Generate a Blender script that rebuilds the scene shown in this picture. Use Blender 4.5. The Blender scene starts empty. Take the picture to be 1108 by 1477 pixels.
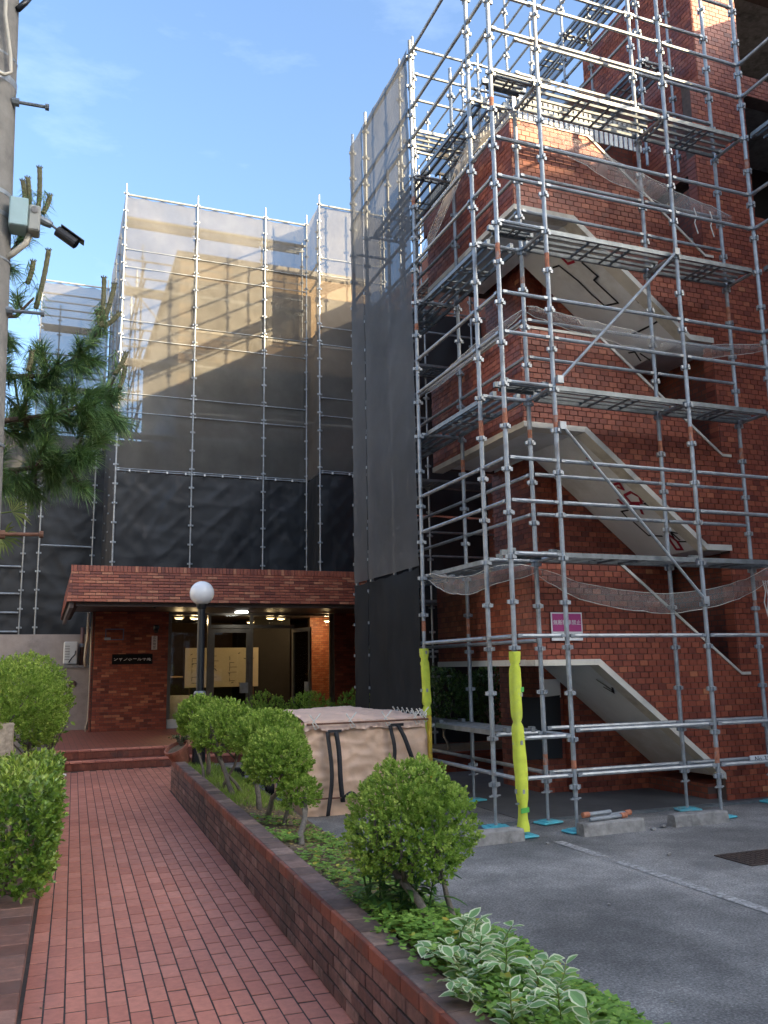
import bpy, bmesh, math, random
import numpy as np
from mathutils import Vector, Matrix, noise as mnoise

# ------------------------------------------------------------------ camera, sky, sun, exposure
SC = bpy.context.scene
COL = SC.collection
R = math.radians
F_PX, PITCH, ROLL, YAW, EYE = 1245.78, R(10.1198), R(-0.9576), R(21.3498), 1.6
_fwd = Vector((math.sin(YAW) * math.cos(PITCH), math.cos(YAW) * math.cos(PITCH), math.sin(PITCH)))
_rt = Vector((math.cos(YAW), -math.sin(YAW), 0))
_up = _rt.cross(_fwd)
_r2 = _rt * math.cos(ROLL) + _up * math.sin(ROLL)
_u2 = _up * math.cos(ROLL) - _rt * math.sin(ROLL)
cam_d = bpy.data.cameras.new('camera')
cam = bpy.data.objects.new('camera', cam_d)
COL.objects.link(cam)
cam_d.sensor_fit = 'VERTICAL'
cam_d.sensor_height = 36.0
cam_d.lens = 36.0 * F_PX / 1477.0
cam_d.clip_start = 0.05
cam_d.clip_end = 2000
_m = Matrix((_r2, _u2, -_fwd)).transposed().to_4x4()
_m.translation = (0, 0, EYE)
cam.matrix_world = _m
SC.camera = cam

SUN_TO = Vector((0.80, -1.0, 0.44)).normalized()          # direction towards the sun
SUN_EL = math.asin(SUN_TO.z)
SUN_ROT = math.atan2(SUN_TO.x, SUN_TO.y)
world = bpy.data.worlds.new('World')
SC.world = world
world.use_nodes = True
wn, wlk = world.node_tree.nodes, world.node_tree.links
wn.clear()
w_out = wn.new('ShaderNodeOutputWorld')
w_bg = wn.new('ShaderNodeBackground')
w_sky = wn.new('ShaderNodeTexSky')
w_sky.sky_type = 'NISHITA'
w_sky.sun_disc = False
w_sky.sun_elevation = SUN_EL
w_sky.sun_rotation = SUN_ROT
w_sky.air_density = 1.0
w_sky.dust_density = 5.0
w_sky.ozone_density = 3.0
w_bg.inputs['Strength'].default_value = 0.13
# a few faint wisps of high cloud
w_tc = wn.new('ShaderNodeTexCoord')
w_map = wn.new('ShaderNodeMapping')
w_map.inputs['Scale'].default_value = (2.2, 2.6, 7.0)
w_map.inputs['Rotation'].default_value = (0.3, 0.2, 0.5)
w_ns = wn.new('ShaderNodeTexNoise')
w_ns.inputs['Scale'].default_value = 2.1
w_ns.inputs['Detail'].default_value = 7
w_ns.inputs['Roughness'].default_value = 0.62
w_rp = wn.new('ShaderNodeValToRGB')
w_rp.color_ramp.elements[0].position = 0.56
w_rp.color_ramp.elements[0].color = (0, 0, 0, 1)
w_rp.color_ramp.elements[1].position = 0.80
w_rp.color_ramp.elements[1].color = (0.09, 0.09, 0.09, 1)
w_mix = wn.new('ShaderNodeMixRGB')
w_mix.inputs['Color2'].default_value = (5.2, 5.6, 6.2, 1)
wlk.new(w_tc.outputs['Generated'], w_map.inputs['Vector'])
wlk.new(w_map.outputs['Vector'], w_ns.inputs['Vector'])
wlk.new(w_ns.outputs['Fac'], w_rp.inputs['Fac'])
wlk.new(w_rp.outputs['Color'], w_mix.inputs['Fac'])
wlk.new(w_sky.outputs['Color'], w_mix.inputs['Color1'])
wlk.new(w_mix.outputs['Color'], w_bg.inputs['Color'])
wlk.new(w_bg.outputs['Background'], w_out.inputs['Surface'])

sun_d = bpy.data.lights.new('sun', 'SUN')
sun_d.energy = 5.0
sun_d.angle = R(0.5)
sun_d.color = (1.0, 0.75, 0.44)
sun = bpy.data.objects.new('sun', sun_d)
COL.objects.link(sun)
sun.rotation_euler = SUN_TO.to_track_quat('Z', 'Y').to_euler()
sun.location = SUN_TO * 60

SC.view_settings.view_transform = 'Standard'
SC.view_settings.look = 'None'
SC.view_settings.gamma = 1.0
SC.view_settings.exposure = 2.02
SC.view_settings.use_white_balance = True
SC.view_settings.white_balance_temperature = 6350
SC.view_settings.white_balance_tint = 8
SC.cycles.max_bounces = 8
SC.cycles.transparent_max_bounces = 24
SC.cycles.diffuse_bounces = 5
SC.cycles.use_denoising = True
SC.cycles.caustics_reflective = False
SC.cycles.caustics_refractive = False

rng = random.Random(7)
nrng = np.random.default_rng(11)


# ------------------------------------------------------------------ helpers
def wl(o):
    v = Vector((0, 0, 0))
    while o is not None:
        v = v + o.location
        o = o.parent
    return v


def tag(o, label=None, cat=None, group=None, kind=None):
    if label: o['label'] = label
    if cat: o['category'] = cat
    if group: o['group'] = group
    if kind: o['kind'] = kind
    return o


def thing(name, label, cat, loc=(0, 0, 0), group=None, kind=None):
    o = bpy.data.objects.new(name, None)
    o.empty_display_size = 0.1
    COL.objects.link(o)
    o.location = loc
    return tag(o, label, cat, group, kind)


def put(mesh, name, parent=None, loc=(0, 0, 0), rot=None):
    o = bpy.data.objects.new(name, mesh)
    COL.objects.link(o)
    if parent is not None:
        o.parent = parent
        o.location = Vector(loc) - wl(parent)
    else:
        o.location = loc
    if rot is not None:
        o.rotation_euler = rot
    return o


class MB:
    def __init__(self):
        self.v, self.f, self.t = [], [], []
        self.tone = 0.5

    def add(self, vs, fs):
        b = len(self.v)
        self.v += [tuple(p) for p in vs]
        self.t += [self.tone] * len(vs)
        self.f += [tuple(i + b for i in f) for f in fs]

    def box(self, x0, y0, z0, x1, y1, z1):
        self.add([(x0, y0, z0), (x1, y0, z0), (x1, y1, z0), (x0, y1, z0), (x0, y0, z1), (x1, y0, z1), (x1, y1, z1), (x0, y1, z1)],
                 [(0, 3, 2, 1), (4, 5, 6, 7), (0, 1, 5, 4), (1, 2, 6, 5), (2, 3, 7, 6), (3, 0, 4, 7)])

    def obox(self, c, ax, ay, az, sx, sy, sz):
        c, ax, ay, az = Vector(c), Vector(ax).normalized() * sx / 2, Vector(ay).normalized() * sy / 2, Vector(az).normalized() * sz / 2
        vs = []
        for k in (-1, 1):
            for (i, j) in ((-1, -1), (1, -1), (1, 1), (-1, 1)):
                vs.append(c + ax * i + ay * j + az * k)
        self.add(vs, [(0, 3, 2, 1), (4, 5, 6, 7), (0, 1, 5, 4), (1, 2, 6, 5), (2, 3, 7, 6), (3, 0, 4, 7)])

    def cbox(self, x0, y0, z0, x1, y1, z1, c=0.01):
        """box with chamfered edges all round"""
        a, b = (x0, y0, z0), (x1, y1, z1)
        vs = []
        for sx in (0, 1):
            for sy in (0, 1):
                for sz in (0, 1):
                    s = (sx, sy, sz)
                    p = [b[i] if s[i] else a[i] for i in range(3)]
                    d = [(-c if s[i] else c) for i in range(3)]
                    for k in range(3):
                        q = [p[i] + d[i] for i in range(3)]
                        q[k] = p[k]
                        vs.append(tuple(q))
        bm = bmesh.new()
        for p in vs:
            bm.verts.new(p)
        r = bmesh.ops.convex_hull(bm, input=bm.verts[:])
        bm.verts.index_update()
        self.add([v.co[:] for v in bm.verts], [tuple(v.index for v in f.verts) for f in bm.faces])
        bm.free()

    def tube(self, p0, p1, r0, r1=None, n=8, caps=True):
        r1 = r0 if r1 is None else r1
        p0, p1 = Vector(p0), Vector(p1)
        d = (p1 - p0).normalized()
        a = d.orthogonal().normalized()
        b = d.cross(a)
        vs = []
        for p, r in ((p0, r0), (p1, r1)):
            for i in range(n):
                t = 2 * math.pi * i / n
                vs.append(p + a * (math.cos(t) * r) + b * (math.sin(t) * r))
        fs = [(i, (i + 1) % n, n + (i + 1) % n, n + i) for i in range(n)]
        if caps:
            fs += [tuple(range(n - 1, -1, -1)), tuple(range(n, 2 * n))]
        self.add(vs, fs)

    def path(self, pts, rad, n=7, caps=True):
        pts = [Vector(p) for p in pts]
        if not isinstance(rad, (list, tuple)):
            rad = [rad] * len(pts)
        vs, fs = [], []
        up = None
        for k, p in enumerate(pts):
            d = (pts[min(k + 1, len(pts) - 1)] - pts[max(k - 1, 0)]).normalized()
            if up is None:
                up = d.orthogonal().normalized()
            up = (up - d * up.dot(d))
            up = up.normalized() if up.length > 1e-6 else d.orthogonal().normalized()
            b = d.cross(up)
            for i in range(n):
                t = 2 * math.pi * i / n
                vs.append(p + up * (math.cos(t) * rad[k]) + b * (math.sin(t) * rad[k]))
        for k in range(len(pts) - 1):
            for i in range(n):
                fs.append((k * n + i, k * n + (i + 1) % n, (k + 1) * n + (i + 1) % n, (k + 1) * n + i))
        if caps:
            fs += [tuple(range(n - 1, -1, -1)), tuple(range((len(pts) - 1) * n, len(pts) * n))]
        self.add(vs, fs)

    def lathe(self, prof, c, n=16):
        vs, fs = [], []
        for (r, z) in prof:
            for i in range(n):
                t = 2 * math.pi * i / n
                vs.append((c[0] + r * math.cos(t), c[1] + r * math.sin(t), c[2] + z))
        for k in range(len(prof) - 1):
            for i in range(n):
                fs.append((k * n + i, k * n + (i + 1) % n, (k + 1) * n + (i + 1) % n, (k + 1) * n + i))
        fs += [tuple(range(n - 1, -1, -1)), tuple(range((len(prof) - 1) * n, len(prof) * n))]
        self.add(vs, fs)

    def prism(self, poly, depth):
        """poly: 3-D points (planar), extruded by vector depth"""
        n = len(poly)
        d = Vector(depth)
        vs = [Vector(p) for p in poly] + [Vector(p) + d for p in poly]
        fs = [tuple(range(n)), tuple(range(2 * n - 1, n - 1, -1))]
        fs += [((i + 1) % n, i, n + i, n + (i + 1) % n) for i in range(n)]
        self.add(vs, fs)

    def ribbon(self, pts, side, w):
        vs, fs = [], []
        for p in pts:
            p = Vector(p)
            s = Vector(side) * (w / 2)
            vs += [p - s, p + s]
        for k in range(len(pts) - 1):
            fs.append((2 * k, 2 * k + 1, 2 * k + 3, 2 * k + 2))
        self.add(vs, fs)

    def mesh(self, name, mat=None, smooth=False, org=(0, 0, 0)):
        me = bpy.data.meshes.new(name)
        o = Vector(org)
        me.from_pydata([(p[0] - o.x, p[1] - o.y, p[2] - o.z) for p in self.v], [], self.f)
        at = me.attributes.new('tone', 'FLOAT', 'POINT')
        at.data.foreach_set('value', self.t)
        if mat:
            me.materials.append(mat)
        if smooth:
            me.polygons.foreach_set('use_smooth', [True] * len(me.polygons))
        me.update()
        return me

    def build(self, name, mat, parent=None, smooth=False, org=None):
        """vertices are given in world coordinates"""
        if org is None:
            org = wl(parent) if parent is not None else Vector((0, 0, 0))
        return put(self.mesh(name, mat, smooth, org), name, parent, org)


def fix_normals(o):
    bm = bmesh.new()
    bm.from_mesh(o.data)
    bmesh.ops.recalc_face_normals(bm, faces=bm.faces[:])
    bm.to_mesh(o.data)
    bm.free()
    return o


def mesh_np(name, verts, tris, tone, mat, smooth=False):
    me = bpy.data.meshes.new(name)
    nv, nf = len(verts), len(tris)
    me.vertices.add(nv)
    me.vertices.foreach_set('co', np.asarray(verts, np.float32).ravel())
    me.loops.add(nf * 3)
    me.polygons.add(nf)
    me.loops.foreach_set('vertex_index', np.asarray(tris, np.int32).ravel())
    me.polygons.foreach_set('loop_start', np.arange(0, nf * 3, 3, dtype=np.int32))
    me.polygons.foreach_set('loop_total', np.full(nf, 3, np.int32))
    if smooth:
        me.polygons.foreach_set('use_smooth', np.ones(nf, bool))
    at = me.attributes.new('tone', 'FLOAT', 'POINT')
    at.data.foreach_set('value', np.asarray(tone, np.float32))
    me.materials.append(mat)
    me.update()
    me.validate()
    return me


# ------------------------------------------------------------------ materials
def new_mat(name):
    m = bpy.data.materials.new(name)
    m.use_nodes = True
    nt = m.node_tree
    b = nt.nodes['Principled BSDF']
    return m, nt, nt.nodes, nt.links, b


def ramp(nt, stops, src):
    r = nt.nodes.new('ShaderNodeValToRGB')
    el = r.color_ramp.elements
    while len(el) < len(stops):
        el.new(0.5)
    for e, (p, c) in zip(el, stops):
        e.position = p
        e.color = (c[0], c[1], c[2], 1)
    nt.links.new(src, r.inputs['Fac'])
    return r.outputs['Color']


def noise_tex(nt, scale, detail=4, rough=0.55, vec=None, dim=None):
    t = nt.nodes.new('ShaderNodeTexNoise')
    t.inputs['Scale'].default_value = scale
    t.inputs['Detail'].default_value = detail
    t.inputs['Roughness'].default_value = rough
    if vec is None:
        c = nt.nodes.new('ShaderNodeTexCoord')
        vec = c.outputs['Object']
    nt.links.new(vec, t.inputs['Vector'])
    return t.outputs['Fac']


def geo_pos(nt, scale=(1, 1, 1)):
    g = nt.nodes.new('ShaderNodeNewGeometry')
    mp = nt.nodes.new('ShaderNodeMapping')
    mp.inputs['Scale'].default_value = scale
    nt.links.new(g.outputs['Position'], mp.inputs['Vector'])
    return mp.outputs['Vector']


def mixc(nt, a, b, fac, mode='MIX'):
    n = nt.nodes.new('ShaderNodeMixRGB')
    n.blend_type = mode
    for s, i in ((a, 'Color1'), (b, 'Color2'), (fac, 'Fac')):
        if isinstance(s, (int, float)):
            n.inputs[i].default_value = s
        elif isinstance(s, tuple):
            n.inputs[i].default_value = (s[0], s[1], s[2], 1)
        else:
            nt.links.new(s, n.inputs[i])
    return n.outputs['Color']


def bump(nt, h, strength, dist, bsdf):
    b = nt.nodes.new('ShaderNodeBump')
    b.inputs['Strength'].default_value = strength
    b.inputs['Distance'].default_value = dist
    nt.links.new(h, b.inputs['Height'])
    nt.links.new(b.outputs['Normal'], bsdf.inputs['Normal'])


def simple(name, col, rough=0.6, metal=0.0, var=0.15, scale=6.0, bmp=0.0, dirt=None, spec=0.5):
    m, nt, N, L, b = new_mat(name)
    b.inputs['Roughness'].default_value = rough
    b.inputs['Metallic'].default_value = metal
    b.inputs['Specular IOR Level'].default_value = spec
    pos = geo_pos(nt)
    f = noise_tex(nt, scale, 5, 0.6, pos)
    lo = tuple(c * (1 - var) for c in col)
    hi = tuple(min(1, c * (1 + var)) for c in col)
    c = ramp(nt, [(0.3, lo), (0.7, hi)], f)
    if dirt:
        d = noise_tex(nt, scale * 0.35, 6, 0.7, pos)
        dm = ramp(nt, [(0.52, (0, 0, 0)), (0.68, (1, 1, 1))], d)
        c = mixc(nt, c, dirt, dm)
    L.new(c, b.inputs['Base Color'])
    if bmp:
        bump(nt, noise_tex(nt, scale * 6, 4, 0.6, pos), bmp, 0.01, b)
    return m


def tone_mat(name, stops, rough=0.6, grain=0.25, gscale=40, bmp=0.3, soot=None, spec=0.4, transl=0.0, soot_scale=1.4, soot_lo=0.5, soot_hi=0.72):
    """colour picked piece by piece from the 'tone' attribute"""
    m, nt, N, L, b = new_mat(name)
    b.inputs['Roughness'].default_value = rough
    b.inputs['Specular IOR Level'].default_value = spec
    at = N.new('ShaderNodeAttribute')
    at.attribute_name = 'tone'
    c = ramp(nt, stops, at.outputs['Fac'])
    pos = geo_pos(nt)
    g = noise_tex(nt, gscale, 4, 0.65, pos)
    gm = ramp(nt, [(0.25, (1 - grain,) * 3), (0.75, (1 + grain * 0.4,) * 3)], g)
    c = mixc(nt, c, gm, 1.0, 'MULTIPLY')
    if soot:
        d = noise_tex(nt, soot_scale, 6, 0.7, pos)
        dm = ramp(nt, [(soot_lo, (0, 0, 0)), (soot_hi, (0.85, 0.85, 0.85))], d)
        c = mixc(nt, c, soot, dm)
    L.new(c, b.inputs['Base Color'])
    if bmp:
        bump(nt, g, bmp, 0.004, b)
    if transl:
        tr = N.new('ShaderNodeBsdfTranslucent')
        L.new(c, tr.inputs['Color'])
        mx = N.new('ShaderNodeMixShader')
        mx.inputs['Fac'].default_value = transl
        L.new(b.outputs['BSDF'], mx.inputs[1])
        L.new(tr.outputs['BSDF'], mx.inputs[2])
        L.new(mx.outputs['Shader'], N['Material Output'].inputs['Surface'])
    return m


def net_mat(name, col, opacity, transl=0.5, thread=260.0, rough=0.6, gloss=0.0, folds=0.0):
    """woven safety mesh: threads with open holes far below pixel size"""
    m, nt, N, L, b = new_mat(name)
    N.remove(b)
    pos = geo_pos(nt)
    f = noise_tex(nt, 1.1, 5, 0.6, pos)
    c = ramp(nt, [(0.3, tuple(x * 0.8 for x in col)), (0.72, tuple(min(1, x * 1.2) for x in col))], f)
    pb = N.new('ShaderNodeBsdfPrincipled')
    pb.inputs['Roughness'].default_value = rough
    pb.inputs['Specular IOR Level'].default_value = gloss
    L.new(c, pb.inputs['Base Color'])
    if folds:
        tx = N.new('ShaderNodeTexNoise')
        tx.noise_type = 'RIDGED_MULTIFRACTAL'
        tx.inputs['Scale'].default_value = 1.0
        tx.inputs['Detail'].default_value = 3
        mp = N.new('ShaderNodeMapping'); gq = N.new('ShaderNodeNewGeometry')
        mp.inputs['Rotation'].default_value = (0.35, 0.5, 0.2)
        mp.inputs['Scale'].default_value = (2.4, 2.4, 1.1)
        L.new(gq.outputs['Position'], mp.inputs['Vector']); L.new(mp.outputs['Vector'], tx.inputs['Vector'])
        bump(nt, tx.outputs['Fac'], folds, 0.045, pb)
    tl = N.new('ShaderNodeBsdfTranslucent')
    L.new(c, tl.inputs['Color'])
    m1 = N.new('ShaderNodeMixShader')
    m1.inputs['Fac'].default_value = transl
    L.new(pb.outputs['BSDF'], m1.inputs[1])
    L.new(tl.outputs['BSDF'], m1.inputs[2])
    tp = N.new('ShaderNodeBsdfTransparent')
    m2 = N.new('ShaderNodeMixShader')
    o = noise_tex(nt, 2.3, 3, 0.5, pos)
    mr = N.new('ShaderNodeMapRange')
    wv = 0.06 if opacity < 0.95 else 0.008
    mr.inputs['To Min'].default_value = opacity - wv
    mr.inputs['To Max'].default_value = min(1.0, opacity + wv)
    L.new(o, mr.inputs['Value'])
    L.new(mr.outputs['Result'], m2.inputs['Fac'])
    L.new(tp.outputs['BSDF'], m2.inputs[1])
    L.new(m1.outputs['Shader'], m2.inputs[2])
    L.new(m2.outputs['Shader'], N['Material Output'].inputs['Surface'])
    return m


def brick_tex_mat(name, axis, bw=0.116, bh=0.068):
    """brickwork too far away (or too foreshortened) to tell the pieces apart"""
    m, nt, N, L, b = new_mat(name)
    b.inputs['Roughness'].default_value = 0.6
    g = N.new('ShaderNodeNewGeometry')
    s = N.new('ShaderNodeSeparateXYZ')
    L.new(g.outputs['Position'], s.inputs['Vector'])
    cmb = N.new('ShaderNodeCombineXYZ')
    L.new(s.outputs[axis], cmb.inputs['X'])
    L.new(s.outputs['Z'], cmb.inputs['Y'])
    t = N.new('ShaderNodeTexBrick')
    t.inputs['Scale'].default_value = 1.0
    t.inputs['Brick Width'].default_value = bw
    t.inputs['Row Height'].default_value = bh
    t.inputs['Mortar Size'].default_value = 0.006
    t.inputs['Color1'].default_value = (0.27, 0.075, 0.042, 1)
    t.inputs['Color2'].default_value = (0.17, 0.042, 0.026, 1)
    t.inputs['Mortar'].default_value = (0.09, 0.06, 0.05, 1)
    L.new(cmb.outputs['Vector'], t.inputs['Vector'])
    n = noise_tex(nt, 1.6, 5, 0.6, geo_pos(nt))
    gm = ramp(nt, [(0.25, (0.75,) * 3), (0.75, (1.15,) * 3)], n)
    L.new(mixc(nt, t.outputs['Color'], gm, 1.0, 'MULTIPLY'), b.inputs['Base Color'])
    bump(nt, t.outputs['Fac'], -0.4, 0.006, b)
    return m


BR = [(0.0, (0.165, 0.038, 0.024)), (0.3, (0.25, 0.058, 0.033)), (0.65, (0.36, 0.092, 0.048)), (0.9, (0.45, 0.135, 0.066)), (1.0, (0.55, 0.21, 0.10))]
M = {}
M['brick'] = tone_mat('red_brick', BR, rough=0.5, grain=0.25, gscale=30, bmp=0.25, spec=0.45, soot=(0.12, 0.032, 0.022), soot_scale=0.9, soot_lo=0.52, soot_hi=1.0)
M['brick_pale'] = tone_mat('fascia_brick', [(0.0, (0.17, 0.04, 0.022)), (0.4, (0.30, 0.075, 0.038)), (0.8, (0.42, 0.12, 0.058)), (1.0, (0.52, 0.20, 0.10))], rough=0.5, grain=0.3, gscale=30, bmp=0.25)
M['mortar'] = simple('mortar', (0.10, 0.07, 0.06), 0.9, var=0.25, scale=14, bmp=0.3)
M['mortar_dark'] = simple('mortar_dark', (0.062, 0.050, 0.046), 0.95, var=0.3, scale=9, bmp=0.3)
M['paver'] = tone_mat('clay_paver', [(0.0, (0.47, 0.175, 0.125)), (0.5, (0.56, 0.225, 0.16)), (1.0, (0.64, 0.27, 0.195))], rough=0.62, grain=0.22, gscale=22, bmp=0.2,
                      soot=(0.38, 0.17, 0.13), soot_scale=2.2, soot_lo=0.55, soot_hi=0.85)
M['planter_brick'] = tone_mat('weathered_brick', [(0.0, (0.11, 0.055, 0.05)), (0.5, (0.19, 0.095, 0.082)), (1.0, (0.29, 0.17, 0.145))], rough=0.75, grain=0.45, gscale=26, bmp=0.4,
                              soot=(0.03, 0.024, 0.022), soot_scale=2.4, soot_lo=0.44, soot_hi=0.68)
M['cap_brick'] = tone_mat('cap_tile', [(0.0, (0.15, 0.045, 0.030)), (0.5, (0.22, 0.066, 0.04)), (1.0, (0.28, 0.09, 0.055))], rough=0.7, grain=0.35, gscale=18, bmp=0.3,
                          soot=(0.075, 0.055, 0.05), soot_scale=3.0, soot_lo=0.5, soot_hi=0.7)
M['cap_top'] = tone_mat('cap_top_tile', [(0.0, (0.14, 0.095, 0.08)), (0.5, (0.23, 0.15, 0.125)), (1.0, (0.34, 0.235, 0.19))], rough=0.85, grain=0.5, gscale=14, bmp=0.5,
                        soot=(0.075, 0.062, 0.058), soot_scale=2.0, soot_lo=0.45, soot_hi=0.68)
M['planter_core'] = simple('sooty_mortar', (0.022, 0.019, 0.018), 0.95, var=0.3, scale=9)
M['brick_x'] = brick_tex_mat('brickwork_front', 'X')
M['brick_y'] = brick_tex_mat('brickwork_side', 'Y')
M['cream'] = simple('cream_paint', (0.70, 0.66, 0.57), 0.6, var=0.12, scale=3, dirt=(0.42, 0.38, 0.31))
M['soffit'] = simple('soffit_paint', (0.85, 0.86, 0.86), 0.7, var=0.07, scale=2.2, bmp=0.35, dirt=(0.66, 0.65, 0.61))
M['spray_black'] = simple('black_spray', (0.012, 0.012, 0.014), 0.7, var=0.2)
M['spray_red'] = simple('red_spray', (0.36, 0.02, 0.045), 0.7, var=0.25, scale=20)
M['galv'] = simple('galvanised_steel', (0.335, 0.365, 0.39), 0.45, metal=0.45, var=0.22, scale=9, dirt=(0.22, 0.22, 0.22))
M['galv_dark'] = simple('galvanised_dark', (0.20, 0.22, 0.23), 0.5, metal=0.6, var=0.25, scale=10)
M['rust'] = simple('orange_rust_paint', (0.40, 0.15, 0.08), 0.75, var=0.4, scale=22, dirt=(0.30, 0.28, 0.27))
M['deckmesh'] = net_mat('expanded_metal', (0.30, 0.32, 0.33), 0.55, transl=0.0, rough=0.5, gloss=0.5)
M['asphalt'] = None
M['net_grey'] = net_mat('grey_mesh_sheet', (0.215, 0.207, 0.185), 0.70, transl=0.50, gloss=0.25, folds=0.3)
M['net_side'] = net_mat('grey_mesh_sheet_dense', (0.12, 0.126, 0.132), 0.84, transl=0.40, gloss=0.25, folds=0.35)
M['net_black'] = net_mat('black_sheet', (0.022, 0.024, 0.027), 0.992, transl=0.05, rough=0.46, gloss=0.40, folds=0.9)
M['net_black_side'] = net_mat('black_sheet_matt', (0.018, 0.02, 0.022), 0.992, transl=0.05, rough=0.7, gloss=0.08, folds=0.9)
M['mini_net'] = net_mat('white_string_net', (0.62, 0.60, 0.56), 0.34, transl=0.35)
M['yellow'] = simple('fluorescent_yellow_foam', (0.62, 0.70, 0.07), 0.85, var=0.12, scale=9, bmp=0.2, dirt=(0.50, 0.56, 0.10))
M['green_tape'] = simple('green_tape', (0.10, 0.42, 0.08), 0.5)
M['cyan'] = simple('turquoise_plastic', (0.10, 0.47, 0.55), 0.5, var=0.15, scale=8, dirt=(0.25, 0.42, 0.44))
M['white'] = simple('white_paint', (0.78, 0.78, 0.76), 0.5, var=0.06)
M['rope'] = simple('white_rope', (0.72, 0.70, 0.64), 0.8)
M['magenta'] = simple('magenta_print', (0.42, 0.05, 0.20), 0.45, var=0.05)
M['ink'] = simple('dark_print', (0.05, 0.05, 0.06), 0.6, var=0.05)
M['concrete'] = simple('old_concrete', (0.26, 0.25, 0.235), 0.9, var=0.3, scale=12, bmp=0.5, dirt=(0.13, 0.125, 0.12))
M['pole_concrete'] = simple('pole_concrete', (0.24, 0.225, 0.20), 0.9, var=0.22, scale=7, bmp=0.35, dirt=(0.15, 0.14, 0.13))
M['stone'] = simple('rough_granite', (0.44, 0.36, 0.29), 0.9, var=0.28, scale=30, bmp=0.8)
M['bag'] = simple('beige_bag_cloth', (0.68, 0.455, 0.31), 0.5, var=0.14, scale=3, bmp=0.3, dirt=(0.57, 0.37, 0.25))
M['bag_cover'] = simple('pale_bag_cloth', (0.74, 0.52, 0.40), 0.65, var=0.10, scale=4, bmp=0.25)
M['strap'] = simple('black_webbing', (0.022, 0.022, 0.026), 0.7, var=0.2)
M['rust_rod'] = simple('rusty_rod', (0.16, 0.075, 0.045), 0.8, var=0.35, scale=20)
M['yellow_steel'] = simple('yellow_steel', (0.55, 0.38, 0.03), 0.5, var=0.25, scale=14, dirt=(0.25, 0.15, 0.05))
M['black_metal'] = simple('black_enamel', (0.012, 0.014, 0.018), 0.3, var=0.2)
M['black_board'] = simple('black_granite_plate', (0.010, 0.010, 0.012), 0.55, var=0.2, spec=0.15)
M['silver_text'] = simple('silver_lettering', (0.80, 0.80, 0.79), 0.5, metal=0.0)
M['globe'] = simple('milky_globe', (0.80, 0.83, 0.86), 0.25, var=0.04)
M['bark'] = simple('grey_bark', (0.15, 0.13, 0.105), 0.9, var=0.35, scale=28, bmp=0.6)
M['pine_bark'] = simple('pine_bark', (0.12, 0.085, 0.06), 0.9, var=0.4, scale=22, bmp=0.8)
M['shoot'] = simple('pine_shoot', (0.20, 0.19, 0.10), 0.9, var=0.3, scale=60, bmp=0.9)
M['soil'] = simple('leaf_litter_soil', (0.13, 0.095, 0.06), 0.95, var=0.45, scale=18, bmp=0.8)
M['beige_wall'] = simple('beige_render', (0.34, 0.29, 0.255), 0.85, var=0.12, scale=5, bmp=0.3, dirt=(0.25, 0.21, 0.18))
M['ac'] = simple('ac_white', (0.66, 0.67, 0.64), 0.5, var=0.08)
M['brown_pipe'] = simple('brown_pipe', (0.13, 0.065, 0.05), 0.45, var=0.2)
M['cream_pipe'] = simple('cream_pipe', (0.55, 0.50, 0.40), 0.5, var=0.15)
M['terracotta'] = simple('terracotta', (0.26, 0.10, 0.065), 0.8, var=0.25, scale=14)
M['pot_cream'] = simple('cream_pot', (0.50, 0.44, 0.34), 0.7, var=0.2, scale=14)
M['dark_soffit'] = simple('dark_brown_panel', (0.075, 0.05, 0.042), 0.5, var=0.2)
M['alu'] = simple('brown_aluminium', (0.17, 0.155, 0.13), 0.4, metal=0.6, var=0.15)
M['lobby_wall'] = simple('lobby_plaster', (0.11, 0.065, 0.035), 0.8, var=0.15)
M['wood'] = simple('lobby_wood', (0.16, 0.085, 0.04), 0.5, var=0.25, scale=8)
M['board_paper'] = simple('drawing_sheet', (0.66, 0.58, 0.42), 0.7, var=0.05)
M['dark_inside'] = simple('dark_interior', (0.035, 0.03, 0.028), 0.8, var=0.2)
M['dark_iron'] = simple('dark_iron', (0.03, 0.028, 0.027), 0.5, var=0.3)
M['manhole'] = simple('manhole_iron', (0.055, 0.038, 0.03), 0.6, var=0.4, scale=40, bmp=0.6)
M['plastic_clear'] = simple('frosted_plastic', (0.50, 0.56, 0.62), 0.3, var=0.1)
M['plaster'] = simple('house_plaster', (0.62, 0.58, 0.52), 0.85, var=0.1)
M['kerb'] = simple('dark_kerb', (0.12, 0.095, 0.085), 0.9, var=0.4, scale=10, bmp=0.5, dirt=(0.07, 0.06, 0.055))


def glass_mat():
    m, nt, N, L, b = new_mat('door_glass')
    N.remove(b)
    gl = N.new('ShaderNodeBsdfGlossy')
    gl.inputs['Roughness'].default_value = 0.02
    gl.inputs['Color'].default_value = (0.9, 0.95, 1, 1)
    tp = N.new('ShaderNodeBsdfTransparent')
    tp.inputs['Color'].default_value = (0.90, 0.92, 0.90, 1)
    fr = N.new('ShaderNodeFresnel')
    fr.inputs['IOR'].default_value = 1.5
    mx = N.new('ShaderNodeMixShader')
    L.new(fr.outputs['Fac'], mx.inputs['Fac'])
    L.new(tp.outputs['BSDF'], mx.inputs[1])
    L.new(gl.outputs['BSDF'], mx.inputs[2])
    L.new(mx.outputs['Shader'], N['Material Output'].inputs['Surface'])
    return m


def emit_mat(name, col, s):
    m, nt, N, L, b = new_mat(name)
    b.inputs['Base Color'].default_value = (0.8, 0.8, 0.8, 1)
    b.inputs['Emission Color'].default_value = (*col, 1)
    b.inputs['Emission Strength'].default_value = s
    return m


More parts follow.
